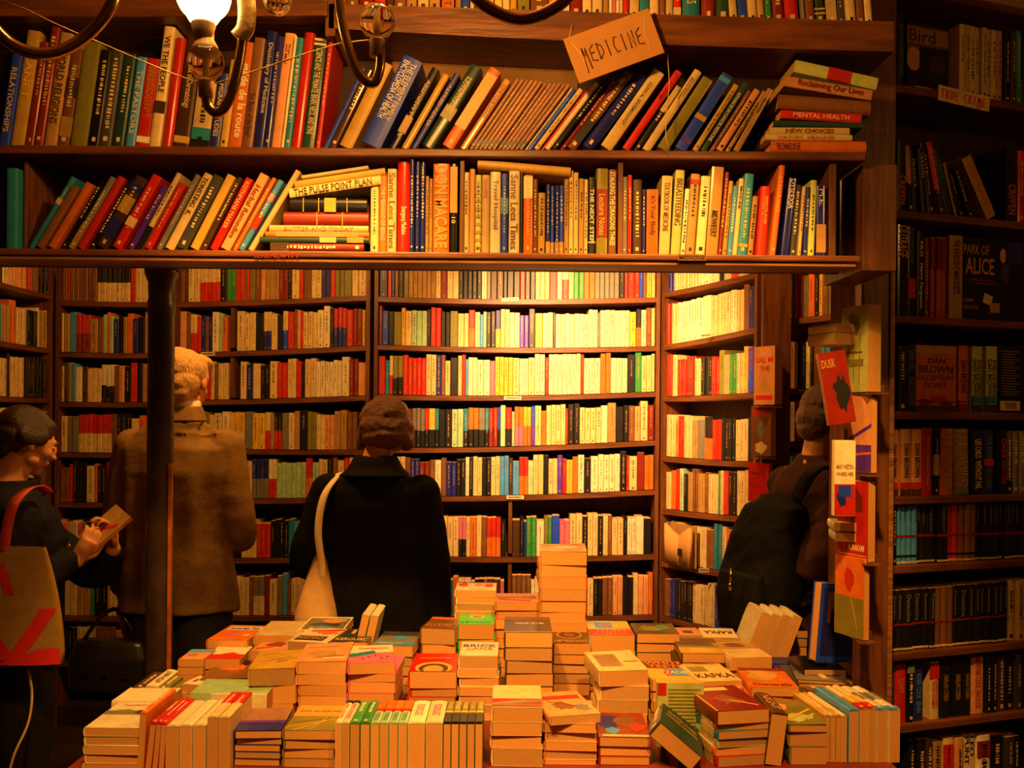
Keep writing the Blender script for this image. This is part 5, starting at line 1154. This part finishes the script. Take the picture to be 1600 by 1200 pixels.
# ------------------------------------------------------------------ people
SKIN = nmat('skin', (.62, .27, .11), .5, .4, 0, .12, 20)
def remesh(o, vox, sm=4, disp=None, fac=.5):
    md = o.modifiers.new('join', 'REMESH'); md.mode = 'VOXEL'; md.voxel_size = vox; md.use_smooth_shade = True
    ms = o.modifiers.new('smooth', 'SMOOTH'); ms.iterations = sm; ms.factor = fac
    if disp:
        for k, (sz, st, dp) in enumerate(disp):
            tx = bpy.data.textures.new('folds', 'CLOUDS'); tx.noise_scale = sz; tx.noise_depth = dp
            d = o.modifiers.new('folds', 'DISPLACE'); d.texture = tx; d.strength = st; d.mid_level = .5; d.texture_coords = 'LOCAL'
    return o
def ring(c, rx, ry, yaw=0, n=28, pw=2.3, tilt=0, pl=0):
    if pl: n = 72
    c = Vector(c); out = []
    for k in range(n):
        a = 2*math.pi*k/n; ca, sa = math.cos(a), math.sin(a)
        x = rx*math.copysign(abs(ca)**(2/pw), ca); y = ry*math.copysign(abs(sa)**(2/pw), sa)
        if pl:
            f_ = 1+pl*(math.sin(6*a+1.1+c.z*2)*.6+math.sin(11*a+.4-c.z*3)*.4); x *= f_; y *= f_*(1+pl*.6*math.sin(9*a+c.z*4))
        v = Vector((x, y, 0)); v.rotate(Euler((tilt, 0, yaw))); out.append(c+v)
    return out
def limb(m, pts, rs, n=16):
    m.tube(bez(pts, 5), [r for r in interp(rs, (len(pts)-1)*5+1)], n)
    m.ell(pts[0], (rs[0],)*3); m.ell(pts[-1], (rs[-1],)*3)
def interp(rs, n):
    out = []
    for i in range(n):
        t = i/(n-1)*(len(rs)-1); k = min(int(t), len(rs)-2); out.append(rs[k]+(rs[k+1]-rs[k])*(t-k))
    return out
def head(m, c, yaw, pitch=0, roll=0, s=1.0):
    """skull, jaw, nose, brow, lips, ears; the face looks along +Y turned by yaw (about Z) and pitch (down positive)"""
    R = Matrix.Translation(c) @ Matrix.Rotation(yaw, 4, 'Z') @ Matrix.Rotation(-pitch, 4, 'X') @ Matrix.Rotation(roll, 4, 'Y') @ Matrix.Scale(s, 4)
    Q = R.to_3x3()
    def e(p, r): m.ell(R @ Vector(p), r, 18, 12, Q)
    e((0, -.012, .025), (.074, .092, .085)); e((0, .030, .0), (.062, .062, .075)); e((0, .040, -.045), (.050, .052, .052)); e((0, .068, -.083), (.024, .022, .020))
    e((0, .085, .028), (.040, .012, .010)); e((0, .098, -.004), (.009, .012, .026)); e((0, .106, -.020), (.013, .013, .010))
    e((0, .092, -.046), (.022, .010, .006)); e((0, .090, -.056), (.019, .010, .007)); e((.036, .062, -.018), (.022, .026, .024)); e((-.036, .062, -.018), (.022, .026, .024))
    for sx in (-1, 1):
        e((sx*.077, -.004, -.004), (.008, .018, .030)); e((sx*.075, .004, -.028), (.006, .010, .010)); e((sx*.048, .02, -.058), (.02, .03, .022))
    return R
def eyes(par, R, inv, lowered=False):
    for sx in (-1, 1):
        if lowered:
            m = MB(); m.ell(R @ Vector((sx*.031, .0765, .006)), (.0125, .0118, .0105), 14, 10); o = m.build('eyelid', SKIN, par); o.matrix_basis = inv
            m = MB(); m.tube([R @ Vector((sx*(.021+.005*k), .0885-.0012*(k-2)**2, .0005-.0012*math.sin(k*.8))) for k in range(5)], .0012, 6); o = m.build('eyelashes', nmat('dark_hair', (.03,.014,.008), .5), par); o.matrix_basis = inv
            m = MB(); m.tube([R @ Vector((sx*(.015+.008*k), .092-.0022*k*k*.5, .029+.003*math.sin(k*.9))) for k in range(5)], [.0012,.0018,.0018,.0014,.001], 8); o = m.build('eyebrow', nmat('dark_hair', (.03,.014,.008), .5), par); o.matrix_basis = inv
            continue
        m = MB(); m.ell(R @ Vector((sx*.031, .0765, .008)), (.0118,)*3, 14, 10); o = m.build('eye', nmat('eye_white', (.7,.6,.45), .2), par); o.matrix_basis = inv
        m = MB(); m.ell(R @ Vector((sx*.031, .0868, .006)), (.0050, .0025, .0050), 10, 8, R.to_3x3()); q = m.build('iris', nmat('dark_iris', (.03,.015,.01), .1), o)
        m = MB(); m.tube([R @ Vector((sx*(.015+.008*k), .0925-.0022*k*k*.5, .029+.003*math.sin(k*.9))) for k in range(5)], [.0018,.0024,.0024,.002,.001], 8); o = m.build('eyebrow', nmat('dark_hair', (.03,.014,.008), .5), par); o.matrix_basis = inv
def hand(m, wrist, d, up, curl=.5, s=1.0, side=1, spread=.12):
    """palm and five fingers; d = direction of the hand, up = back of the hand"""
    d = Vector(d).normalized(); up = Vector(up); up = (up-d*up.dot(d)).normalized(); sd = d.cross(up).normalized()*side
    w = Vector(wrist); L = .085*s
    m.tube([w-d*.02, w, w+d*.02, w+d*.045, w+d*.08], [.025*s, .024*s, .027*s, .032*s, .029*s], 12)
    # flatten the palm by several side-by-side bones
    for k in (-1.5, -.5, .5, 1.5):
        m.tube([w+d*.01+sd*k*.011*s, w+d*.085*s+sd*k*.019*s], [.013*s, .0115*s], 8)
    for k, ln in ((-1.5, .060), (-.5, .078), (.5, .083), (1.5, .074)):
        p = w+d*.085*s+sd*k*.0205*s; a = 0; pts = [p]; dirn = (d+sd*k*spread*.5).normalized()
        for seg, f in enumerate((.45, .32, .25)):
            a += curl*(.5+.35*seg)
            v = dirn*math.cos(a) - up*math.sin(a); p = p+v*ln*s*f*1.15; pts.append(p)
        m.tube(pts, [.0095*s, .0088*s, .0080*s, .0062*s], 10); m.ell(pts[-1], (.0063*s,)*3)
    p = w+d*.025*s+sd*.024*s; v = (d*.62+sd*.7-up*.35).normalized(); p2 = p+v*.040*s; v2 = (d*.85+sd*.2-up*.5*curl).normalized(); p3 = p2+v2*.030*s; p4 = p3+v2*.022*s
    m.tube([p, p2, p3, p4], [.015*s, .011*s, .0095*s, .007*s], 10); m.ell(p4, (.007*s,)*3)
def legs(m, H, hipz, sp, yaw, r0=.085, r1=.055, feet=True):
    c, s = math.cos(yaw), math.sin(yaw)
    for sx in (-1, 1):
        def L(x, y, z): return Vector((x*c-y*s, x*s+y*c, z))
        m.tube([L(sx*.085, 0, hipz), L(sx*.095, .01, hipz*.75), L(sx*(.1+sp), .02, hipz*.52), L(sx*(.1+sp), .0, hipz*.28), L(sx*(.1+sp), -.01, .06)], [r0*1.05, r0, r0*.72, r1*1.05, r1*.9], 18)
def shoes(par, yaw, sp, mat):
    c, s = math.cos(yaw), math.sin(yaw)
    for sx in (-1, 1):
        m = MB(); R = Matrix.Rotation(yaw, 3, 'Z')
        o0 = Vector((sx*(.1+sp), 0, 0)); o0.rotate(Euler((0, 0, yaw)))
        m.ell(o0+R @ Vector((0, .05, .04)), (.048, .135, .042), 18, 10, R); m.ell(o0+R @ Vector((0, -.02, .07)), (.045, .055, .06), 18, 10, R)
        m.box((-.001,)*3, (.001,)*3, 0, Matrix.Translation(o0+Vector((0,0,.03))))
        m.build('shoe', mat, par)
def person(x, y, label, group=None): return empty('person', Matrix.Translation((x, y, 0)), label, 'person')

def mirror(p): return Vector((-p[0], p[1], p[2]))
# ---- the man in the tan coat, seen from behind
X0 = (283-800)/F*3.6
man = person(X0, 3.6, 'man with fair hair in a long tan blazer, seen from behind beside the column')
hc = Vector((.012, .015, 1.715))
b = MB(); R = head(b, hc, math.radians(-8), math.radians(14))
b.tube([(0, -.01, 1.52), (.004, -.005, 1.58), (.01, -.005, 1.66)], [.068, .062, .060], 18)
b.loft([ring((0, 0, z), rx, ry) for z, rx, ry in ((.92,.16,.11),(1.0,.15,.105),(1.15,.15,.105),(1.35,.19,.115),(1.45,.18,.10),(1.53,.08,.07))])
LS, LE, LW = Vector((-.175, -.01, 1.46)), Vector((-.22, -.02, 1.16)), Vector((-.215, .03, .90))
RS, RE, RW = Vector((.175, -.01, 1.46)), Vector((.22, -.01, 1.17)), Vector((.15, .22, 1.13))
limb(b, [LS, LE, LW], [.05, .042, .03]); limb(b, [RS, RE, RW], [.05, .042, .03])
hand(b, LW, (-.02, .05, -1), (-1, 0, .0), .55, 1.05, side=-1); hand(b, RW, (-.6, .7, .25), (.1, .3, 1), .7, 1.05, side=-1)
legs(b, 1.84, .92, .02, 0, .075, .045)
remesh(b.build('body', SKIN, man), .0055, 4); eyes(man, R, Matrix())
COATM = nmat('tan_wool_coat', (.24, .13, .03), .8, .25, 0, .25, 25, .3)
m = MB()
m.loft([ring((.0, -.005+yo, z), rx, ry, pw=2.5, pl=.085*max(0, min(1, (1.5-z)/.25))) for z, rx, ry, yo in ((.865,.220,.150,.02),(.90,.218,.150,.02),(1.00,.205,.142,.01),(1.12,.188,.130,.0),(1.25,.192,.132,0),(1.38,.205,.130,-.005),(1.47,.208,.112,-.005),(1.53,.165,.094,-.005),(1.575,.105,.080,-.005),(1.60,.080,.072,-.0))])
limb(m, [Vector((-.175, -.01, 1.475)), Vector((-.222, -.02, 1.17)), Vector((-.215, .015, .955))], [.068, .064, .052])
limb(m, [Vector((.175, -.01, 1.475)), Vector((.225, -.015, 1.17)), Vector((.18, .16, 1.13))], [.068, .066, .056])
o = remesh(m.build('coat', COATM, man), .008, 5, [(.14, .012, 1)])
m = MB(); m.loft([ring((.003, -.004, z), r, r*.98) for z, r in ((1.57,.092),(1.60,.082),(1.625,.074),(1.627,.068),(1.60,.064),(1.57,.07))]); remesh(m.build('coat_collar', COATM, man), .004, 2)
m = MB(); m.loft([ring((.006, .0, z), r, r) for z, r in ((1.60,.068),(1.645,.067),(1.648,.062),(1.60,.060))]); m.build('shirt_collar', bmat('w'), man)
m = MB(); m.tube([(0, -.152, z) for z in (1.50, 1.3, 1.1, .9)], .0016, 6)
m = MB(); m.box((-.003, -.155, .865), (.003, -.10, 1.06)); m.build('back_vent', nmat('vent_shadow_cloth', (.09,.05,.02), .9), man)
BLKCLOTH = nmat('black_trouser_cloth', (.014, .011, .010), .85, .2, 0, .2, 20, .2)
m = MB(); legs(m, 1.84, .93, .02, 0, .105, .075); m.ell((0, 0, .93), (.17, .12, .10)); remesh(m.build('trousers', BLKCLOTH, man), .009, 4)
shoes(man, 0, .02, nmat('black_leather', (.015,.012,.01), .3))
FAIR = nmat('fair_hair', (.78, .44, .14), .45, .5, 0, .5, 40, .8, stretch=(6, 6, 1), coords='Object')
m = MB(); Q = R.to_3x3()
def he(p, r, MM=None): m.ell((MM or R) @ Vector(p), r, 20, 14, Q)
he((0, -.018, .035), (.083, .098, .088)); he((0, -.045, -.015), (.076, .066, .070)); he((.0, -.062, -.055), (.058, .040, .040)); he((.02, .03, .085), (.06, .06, .035)); he((-.03, -.02, .10), (.05, .06, .03))
for sx in (-1, 1): he((sx*.066, .004, .018), (.016, .03, .032))
remesh(m.build('hair', FAIR, man), .005, 1, [(.03, .007, 1)])
# black shoulder bag that hangs from his hand
bg = empty('shoulder_bag', Matrix.Translation((X0-.22, 3.52, .60)), 'black bag with brass buckles hanging from the man\'s lowered hand', 'bag')
m = MB(); m.loft([ring((0, 0, z), rx, ry, pw=4) for z, rx, ry in ((-.02,.13,.045),(0,.15,.055),(.1,.15,.06),(.16,.13,.045),(.17,.12,.03))]); remesh(m.build('bag_body', nmat('black_leather', (.015,.012,.01), .3), bg), .008, 3)
m = MB(); m.tube(bez([(-.11, 0, .15), (-.05, 0, .24), (.0, .02, .275), (.05, 0, .24), (.11, 0, .15)]), .008, 8); m.build('strap', MATS['black_leather'], bg)
for x_ in (-.07, .0, .07):
    m = MB(); m.box((x_-.011, -.064, .04), (x_+.011, -.058, .06)); m.build('buckle', M_BRASS, bg)
# ---- the woman in black
X1 = (588-800)/F*3.45
wo = person(X1, 3.45, 'woman with short brown hair in a black jacket, back to the viewer, bag on shoulder')
hc = Vector((.028, .045, 1.548))
b = MB(); R = head(b, hc, math.radians(12), math.radians(22), s=.95)
b.tube([(.0, -.012, 1.40), (.008, .0, 1.46), (.018, .015, 1.53)], [.058, .052, .052], 18)
b.loft([ring((0, 0, z), rx, ry) for z, rx, ry in ((.85,.165,.12),(.95,.15,.11),(1.08,.13,.10),(1.25,.16,.11),(1.33,.165,.095),(1.41,.07,.06))])
limb(b, [Vector((-.17, -.01, 1.325)), Vector((-.235, -.03, 1.08)), Vector((-.17, .19, 1.05))], [.045, .038, .027]); limb(b, [Vector((.17, -.01, 1.325)), Vector((.20, 0, 1.06)), Vector((.21, .06, .84))], [.045, .038, .027])
hand(b, Vector((-.17, .19, 1.05)), (.5, .8, .2), (0, -.2, 1), .7, .92, side=1); hand(b, Vector((.21, .06, .84)), (0, .15, -1), (1, 0, 0), .5, .92, side=1)
legs(b, 1.67, .86, .0, 0, .075, .045)
remesh(b.build('body', SKIN, wo), .006, 2); eyes(wo, R, Matrix())
JB = nmat('black_jacket_cloth', (.0035, .0030, .003), .85, .12, 0, .3, 25, .2)
m = MB()
m.loft([ring((.0, yo, z), rx, ry, pw=2.4) for z, rx, ry, yo in ((.83,.215,.15,.01),(.88,.212,.148,.01),(.98,.198,.135,0),(1.08,.185,.122,0),(1.18,.19,.122,-.005),(1.27,.20,.120,-.01),(1.33,.192,.105,-.012),(1.375,.14,.088,-.012),(1.41,.088,.07,-.01),(1.425,.072,.064,-.005))])
limb(m, [Vector((-.165, -.015, 1.32)), Vector((-.24, -.035, 1.085)), Vector((-.20, .12, 1.05))], [.070, .062, .050])
limb(m, [Vector((.165, -.015, 1.32)), Vector((.212, -.01, 1.07)), Vector((.222, .03, .86))], [.070, .060, .050])
remesh(m.build('jacket', JB, wo), .008, 5, [(.15, .018, 2)])
m = MB(); m.loft([ring((.0, -.006, z), r, r*.95) for z, r in ((1.385,.125),(1.41,.098),(1.445,.080),(1.458,.070),(1.44,.064),(1.40,.075))]); remesh(m.build('jacket_collar', JB, wo), .005, 3)
m = MB(); legs(m, 1.67, .87, .0, 0, .10, .07); m.ell((0, 0, .87), (.17, .13, .10)); remesh(m.build('trousers', BLKCLOTH, wo), .009, 4); shoes(wo, 0, .0, MATS['black_leather'])
BR = nmat('brown_hair', (.16, .050, .014), .4, .5, 0, .6, 45, .8, stretch=(6, 6, 1))
m = MB(); Q = R.to_3x3()
he((0, -.016, .032), (.098, .108, .092), R); he((0, -.045, -.015), (.105, .075, .072), R); he((.0, -.055, -.058), (.092, .058, .042), R); he((-.035, .03, .06), (.065, .07, .045), R)
for sx in (-1, 1): he((sx*.085, .002, -.025), (.024, .045, .055), R)
he((.075, -.04, -.07), (.03, .035, .03), R)
remesh(m.build('hair', BR, wo), .005, 1, [(.03, .009, 1)])
tb2 = empty('tote_bag', Matrix.Translation((X1-.185, 3.40, 1.0)), 'beige cloth bag hanging from the white strap of the woman in black', 'bag')
m = MB(); m.loft([ring((0, 0, z), rx, ry, pw=3) for z, rx, ry in ((-.18,.085,.13),(-.1,.082,.12),(.0,.055,.09),(.10,.02,.05),(.13,.01,.03))]); remesh(m.build('bag_body', nmat('beige_canvas', (.55,.34,.14), .85, .2, 0, .15, 30, .1), tb2), .008, 3)
def ribbon(pts, w, t, wd):
    """flat strap along pts, wd = direction of its width"""
    pts = [Vector(p) for p in bez(pts)]; R_ = []
    for i, p in enumerate(pts):
        tt = (pts[min(i+1, len(pts)-1)]-pts[max(i-1, 0)]).normalized(); a = Vector(wd); a = (a-tt*a.dot(tt)).normalized(); n = tt.cross(a)
        R_.append([p+a*w/2+n*t/2, p-a*w/2+n*t/2, p-a*w/2-n*t/2, p+a*w/2-n*t/2])
    mm = MB(); mm.loft(R_); return mm
iv = tb2.matrix_world.inverted()
S0 = Vector((X1, 3.45, 0))
ribbon([iv @ (S0+Vector(p)) for p in ((-.13,.10,1.30),(-.128,.03,1.385),(-.135,-.06,1.372),(-.165,-.115,1.31),(-.178,-.135,1.20),(-.165,-.135,1.08),(-.175,-.08,.98))], .026, .004, (1,-.2,.25)).build('strap', nmat('white_strap', (.85,.68,.42), .6), tb2, True)
# ---- the woman reading at the near end
X2 = (28-800)/F*3.25
wl = person(X2, 3.25, 'woman with tied-back dark hair in a navy jacket reading a paperback at the near end')
YW = math.radians(-58)
hc = Vector((.015, .03, 1.50))
b = MB(); R = head(b, hc, math.radians(-46), math.radians(24), s=.98)
b.tube([(-.035, -.02, 1.33), (-.02, -.005, 1.39), (.0, .005, 1.46)], [.062, .055, .053], 18)
cw, sw = math.cos(YW), math.sin(YW)
def B_2(x, y, z): return Vector((x*cw-y*sw, x*sw+y*cw, z))
b.loft([ring((-.02, -.01, z), rx, ry, YW) for z, rx, ry in ((.80,.165,.13),(.92,.16,.125),(1.05,.15,.13),(1.2,.165,.14),(1.27,.16,.11),(1.34,.07,.06))])
RSh = Vector((-.02, -.01, 1.255))+B_2(.17, 0, 0); REl = Vector((.07, -.17, 1.02)); RWr = Vector((.205, -.01, 1.10))
LSh = Vector((-.02, -.01, 1.255))+B_2(-.17, 0, 0); LEl = Vector((.17, .20, 1.03)); LWr = Vector((.27, .13, 1.12))
limb(b, [RSh, REl, RWr], [.048, .04, .028]); limb(b, [LSh, LEl, LWr], [.048, .04, .028])
hand(b, RWr, (.45, .25, .75), (.55, -.75, -.1), .8, .9, side=1)
hand(b, LWr, (-.05, -.25, .9), (.6, .7, 0), .7, .9, side=-1)
legs(b, 1.6, .80, .0, YW, .075, .045)
remesh(b.build('body', SKIN, wl), .0045, 7); eyes(wl, R, Matrix(), True)
NV = nmat('navy_denim_jacket', (.008, .008, .018), .8, .15, 0, .3, 25, .25)
m = MB()
m.loft([ring((-.02, -.01, z), rx, ry, YW, pw=2.4) for z, rx, ry in ((.76,.195,.165),(.82,.20,.17),(.95,.19,.165),(1.07,.185,.17),(1.17,.195,.178),(1.25,.20,.145),(1.31,.14,.105),(1.35,.085,.078))])
limb(m, [RSh, REl+Vector((0,-.005,0)), RWr-Vector((.03,.02,.01))], [.078, .072, .048]); limb(m, [LSh, LEl, LWr-Vector((.02,-.02,.02))], [.075, .066, .048])
remesh(m.build('jacket', NV, wl), .008, 4, [(.09, .020, 2)])
m = MB(); m.loft([ring((-.025, -.012, z), r, r*.95, YW) for z, r in ((1.315,.125),(1.35,.098),(1.375,.088),(1.365,.075),(1.33,.08))]); remesh(m.build('jacket_collar', NV, wl), .005, 3)
m = MB(); m.ell(RSh+Vector((.165, .02, -.09)), (.009, .004, .009), 12, 8); m.build('button', M_BRASS, wl)
m = MB(); legs(m, 1.6, .82, .0, YW, .105, .075); m.ell((-.02, 0, .80), (.18, .15, .12)); remesh(m.build('trousers', BLKCLOTH, wl), .009, 4); shoes(wl, YW, .0, MATS['black_leather'])
DH = nmat('dark_brown_hair', (.045, .018, .008), .35, .5, 0, .5, 50, .5, stretch=(1, 6, 6))
m = MB(); Q = R.to_3x3()
he((0, -.022, .036), (.083, .098, .084), R); he((0, -.05, .0), (.076, .066, .066), R); he((0, .028, .070), (.056, .045, .034), R)
for sx in (-1, 1): he((sx*.068, .006, .022), (.015, .040, .035), R)
he((0, -.115, -.010), (.038, .035, .038), R); he((0, -.066, -.045), (.058, .038, .05), R)
for sx in (-1, 1): he((sx*.074, -.018, .012), (.016, .045, .036), R)
remesh(m.build('hair', DH, wl), .005, 3, [(.02, .003, 2)])
# her paperback
hb = Matrix.Translation((X2+.235, 3.30, 1.165)) @ Matrix.Rotation(math.radians(-20), 4, 'Z') @ Matrix.Rotation(math.radians(-42), 4, 'X') @ Matrix.Rotation(math.radians(28), 4, 'Y')
book(hb @ Matrix(((0,1,0,0),(-1,0,0,0),(0,0,1,0),(0,0,0,1))) @ Matrix.Translation((0, -.055, -.03)), .014, .165, .11, 'o', gloss=True, art=[('q',0,0,1,1,'t'),('l',.1,.2,.9,.7,'r',.12)], backart=[('q',0,0,1,1,'b'),('l',.1,.3,.9,.5,'r',.1)], label='orange-brown paperback held tilted in the hands of the woman in navy', cat='book', name='held_book', marks=False)
# her tote bag
TBX, TBY = X2+.125, 2.985
tt_ = empty('tote_bag', Matrix.Translation((TBX, TBY, 1.0)), 'tan tote bag with bright red zigzag shapes on the navy jacket woman\'s shoulder', 'bag')
TANC = nmat('tan_canvas', (.42, .25, .065), .85, .2, 0, .2, 30, .15); REDC = nmat('red_printed_canvas', (.75, .03, .03), .7, .2, 0, .1, 20)
def bagpt(u, v, off=0):
    """u across -1..1, v up 0..1"""
    hw = .16-.02*v-.06*v*v; y = -.035*math.sqrt(max(0, 1-u*u*.9))*(1-.65*v) - off
    return Vector((u*hw+.02*v-.0, y, -.18+.36*v))
m = MB(); n, k = 16, 10; vs = []; fs = []
for s_ in (1, -1):
    for i in range(k+1):
        for j in range(n+1):
            q = bagpt(-1+2*j/n, i/k); vs.append(Vector((q.x, q.y*s_, q.z)))
W2 = (n+1)*(k+1)
for i in range(k):
    for j in range(n):
        a = i*(n+1)+j; fs.append((a, a+1, a+n+2, a+n+1)); fs.append((W2+a, W2+a+n+1, W2+a+n+2, W2+a+1))
for j in range(n): fs.append((j, W2+j, W2+j+1, j+1))
for i in range(k):
    a = i*(n+1); fs.append((a, a+n+1, W2+a+n+1, W2+a)); a += n; fs.append((a, W2+a, W2+a+n+1, a+n+1))
m.add(vs, fs, 0, True)
o = m.build('bag_body', TANC, tt_, True)
def patch(poly, nm='red_shape'):
    """printed shape: subdivided quads between two u-edges at rows of v"""
    m = MB(); (a0, a1), (b0, b1), v0, v1 = poly; K, J = 8, 6; vs = []
    for i in range(K+1):
        t = i/K; v = v0+(v1-v0)*t
        for j in range(J+1):
            u = (a0+(b0-a0)*t)+((a1+(b1-b0-a1+a0)*t+0)-(a0))*0 + ((a1-a0)*(1-t)+(b1-b0)*t)*(j/J)
            vs.append(bagpt(max(-1, min(1, u)), v, .0025))
    fs = [(i*(J+1)+j, i*(J+1)+j+1, (i+1)*(J+1)+j+1, (i+1)*(J+1)+j) for i in range(K) for j in range(J)]
    m.add(vs, fs, 0, True); return m.build(nm, REDC, tt_)
patch(((-.05, .25), (.62, .98), .04, .48)); patch(((-.1, .2), (-.98, -.62), .04, .48)); patch(((-.25, .98), (.6, .98), .0, .14)); patch(((-.98, -.55), (-.98, -.3), .66, .86)); patch(((-.98, -.1), (-.98, -.6), .0, .2)); patch(((-.2, .05), (-.5, -.2), .60, .80))
iv = tt_.matrix_world.inverted(); S2 = Vector((X2, 3.25, 0))
ribbon([iv @ P(*p) for p in ((6,862,2.975),(11,825,2.975),(22,787,2.98),(43,765,3.03),(62,761,3.10),(76,770,3.16))], .030, .004, (.9,.3,.2)).build('strap', nmat('red_strap', (.42,.03,.012), .6), tt_, True)
# ---- the young person with a backpack
X3 = (1283-800)/F*3.35
yb = person(X3, 3.35, 'young person with brown hair in a dark brown hoodie wearing a backpack, turned sideways')
YY = math.radians(-62)
cw, sw = math.cos(YY), math.sin(YY)
hc = Vector((.025, .02, 1.60))
b = MB(); R = head(b, hc, YY, math.radians(20), s=.97)
b.tube([(-.02, -.01, 1.42), (-.01, 0, 1.48), (.005, .01, 1.55)], [.062, .054, .052], 18)
b.loft([ring((0, 0, z), rx, ry, YY) for z, rx, ry in ((.88,.15,.11),(1.0,.14,.10),(1.2,.145,.11),(1.36,.16,.11),(1.42,.15,.09),(1.46,.07,.06))])
RSh = Vector((0, 0, 1.36))+B_2(.165, 0, 0); REl = Vector((-.075, -.16, 1.10)); RWr = Vector((.13, -.10, 1.155))
LSh = Vector((0, 0, 1.36))+B_2(-.165, 0, 0); LEl = Vector((.12, .17, 1.10)); LWr = Vector((.24, .08, 1.16))
limb(b, [RSh, REl, RWr], [.046, .04, .028]); limb(b, [LSh, LEl, LWr], [.046, .04, .028])
hand(b, RWr, (1, .2, .1), (0, -.4, 1), .7, .95, side=1); hand(b, LWr, (.8, -.4, .1), (0, .2, 1), .7, .95, side=-1)
legs(b, 1.7, .88, .0, YY, .075, .045)
remesh(b.build('body', SKIN, yb), .006, 2); eyes(yb, R, Matrix())
HD = nmat('dark_brown_sweatshirt', (.050, .016, .010), .85, .2, 0, .3, 25, .25)
m = MB()
m.loft([ring((0, 0, z), rx, ry, YY, pw=2.4) for z, rx, ry in ((.84,.17,.14),(.95,.172,.14),(1.1,.168,.135),(1.25,.178,.14),(1.35,.185,.13),(1.415,.15,.10),(1.455,.085,.075),(1.475,.075,.07))])
limb(m, [RSh, REl, RWr-Vector((.03, .0, 0))], [.074, .068, .050]); limb(m, [LSh, LEl, LWr-Vector((.03,-.01,0))], [.07, .06, .046])
remesh(m.build('sweatshirt', HD, yb), .008, 4, [(.10, .018, 2)])
m = MB(); legs(m, 1.7, .89, .0, YY, .10, .07); m.ell((0, 0, .88), (.165, .13, .10)); remesh(m.build('trousers', BLKCLOTH, yb), .009, 4); shoes(yb, YY, .0, MATS['black_leather'])
BH = nmat('mid_brown_hair', (.12, .045, .015), .5, .5, 0, .6, 45, .8, stretch=(6, 6, 1))
m = MB(); Q = R.to_3x3()
he((0, -.016, .036), (.087, .100, .088), R); he((0, -.048, -.015), (.080, .066, .072), R); he((.0, -.058, -.058), (.062, .042, .045), R); he((0, .05, .07), (.055, .045, .032), R)
for sx in (-1, 1): he((sx*.070, .012, .005), (.018, .035, .045), R)
remesh(m.build('hair', BH, yb), .005, 1, [(.03, .008, 1)])
bp = empty('backpack', Matrix.Translation((X3-.18, 3.30, 1.10)), 'dark navy backpack worn by the young person in the brown hoodie', 'bag')
BPM = nmat('navy_backpack_nylon', (.0035, .0035, .0055), .75, .15, 0, .3, 20, .3)
m = MB(); m.loft([ring((-.01+xo, 0-.0, z), rx, ry, YY, pw=3) for z, rx, ry, xo in ((-.24,.13,.06,-.04),(-.21,.15,.09,-.045),(-.05,.155,.105,-.03),(.10,.145,.09,.0),(.20,.12,.06,.02),(.235,.06,.03,.03))]); remesh(m.build('bag_body', BPM, bp), .008, 4, [(.08, .02, 2)])
m = MB(); m.loft([ring((-.115, -.05, z), rx, ry, YY, pw=3) for z, rx, ry in ((-.22,.10,.035),(-.1,.11,.05),(-.02,.10,.035))]); remesh(m.build('front_pocket', BPM, bp), .008, 4)
iv = bp.matrix_world.inverted(); S3 = Vector((X3, 3.35, 0))
ribbon([iv @ (S3+Vector(p)) for p in ((-.12,-.12,1.33),(-.08,-.16,1.42),(-.01,-.15,1.435),(.07,-.13,1.36),(.085,-.13,1.22),(.0,-.17,1.05),(-.11,-.14,.98))], .045, .01, (.6,-.8,.1)).build('shoulder_strap', BPM, bp, True)
m = MB(); m.tube([(-.165,-.11,.0),(-.17,-.115,-.05)], .004, 8); m.ell((-.17,-.115,-.06), (.008,.006,.014)); m.build('zip_pull', M_BRASS, bp)
m = MB(); m.tube(bez([P(44, 1046, 3.0), P(50, 1085, 3.0), P(44, 1130, 2.95), P(22, 1180, 2.9), P(4, 1240, 2.9), Vector((-1.62, 2.9, .3)), Vector((-1.60, 2.85, .006)), Vector((-1.3, 2.8, .006))]), .004, 8)
tag(m.build('cable', nmat('pale_cable', (.5,.36,.14), .5)), 'pale electric cable hanging to the floor beside the table', 'cable')
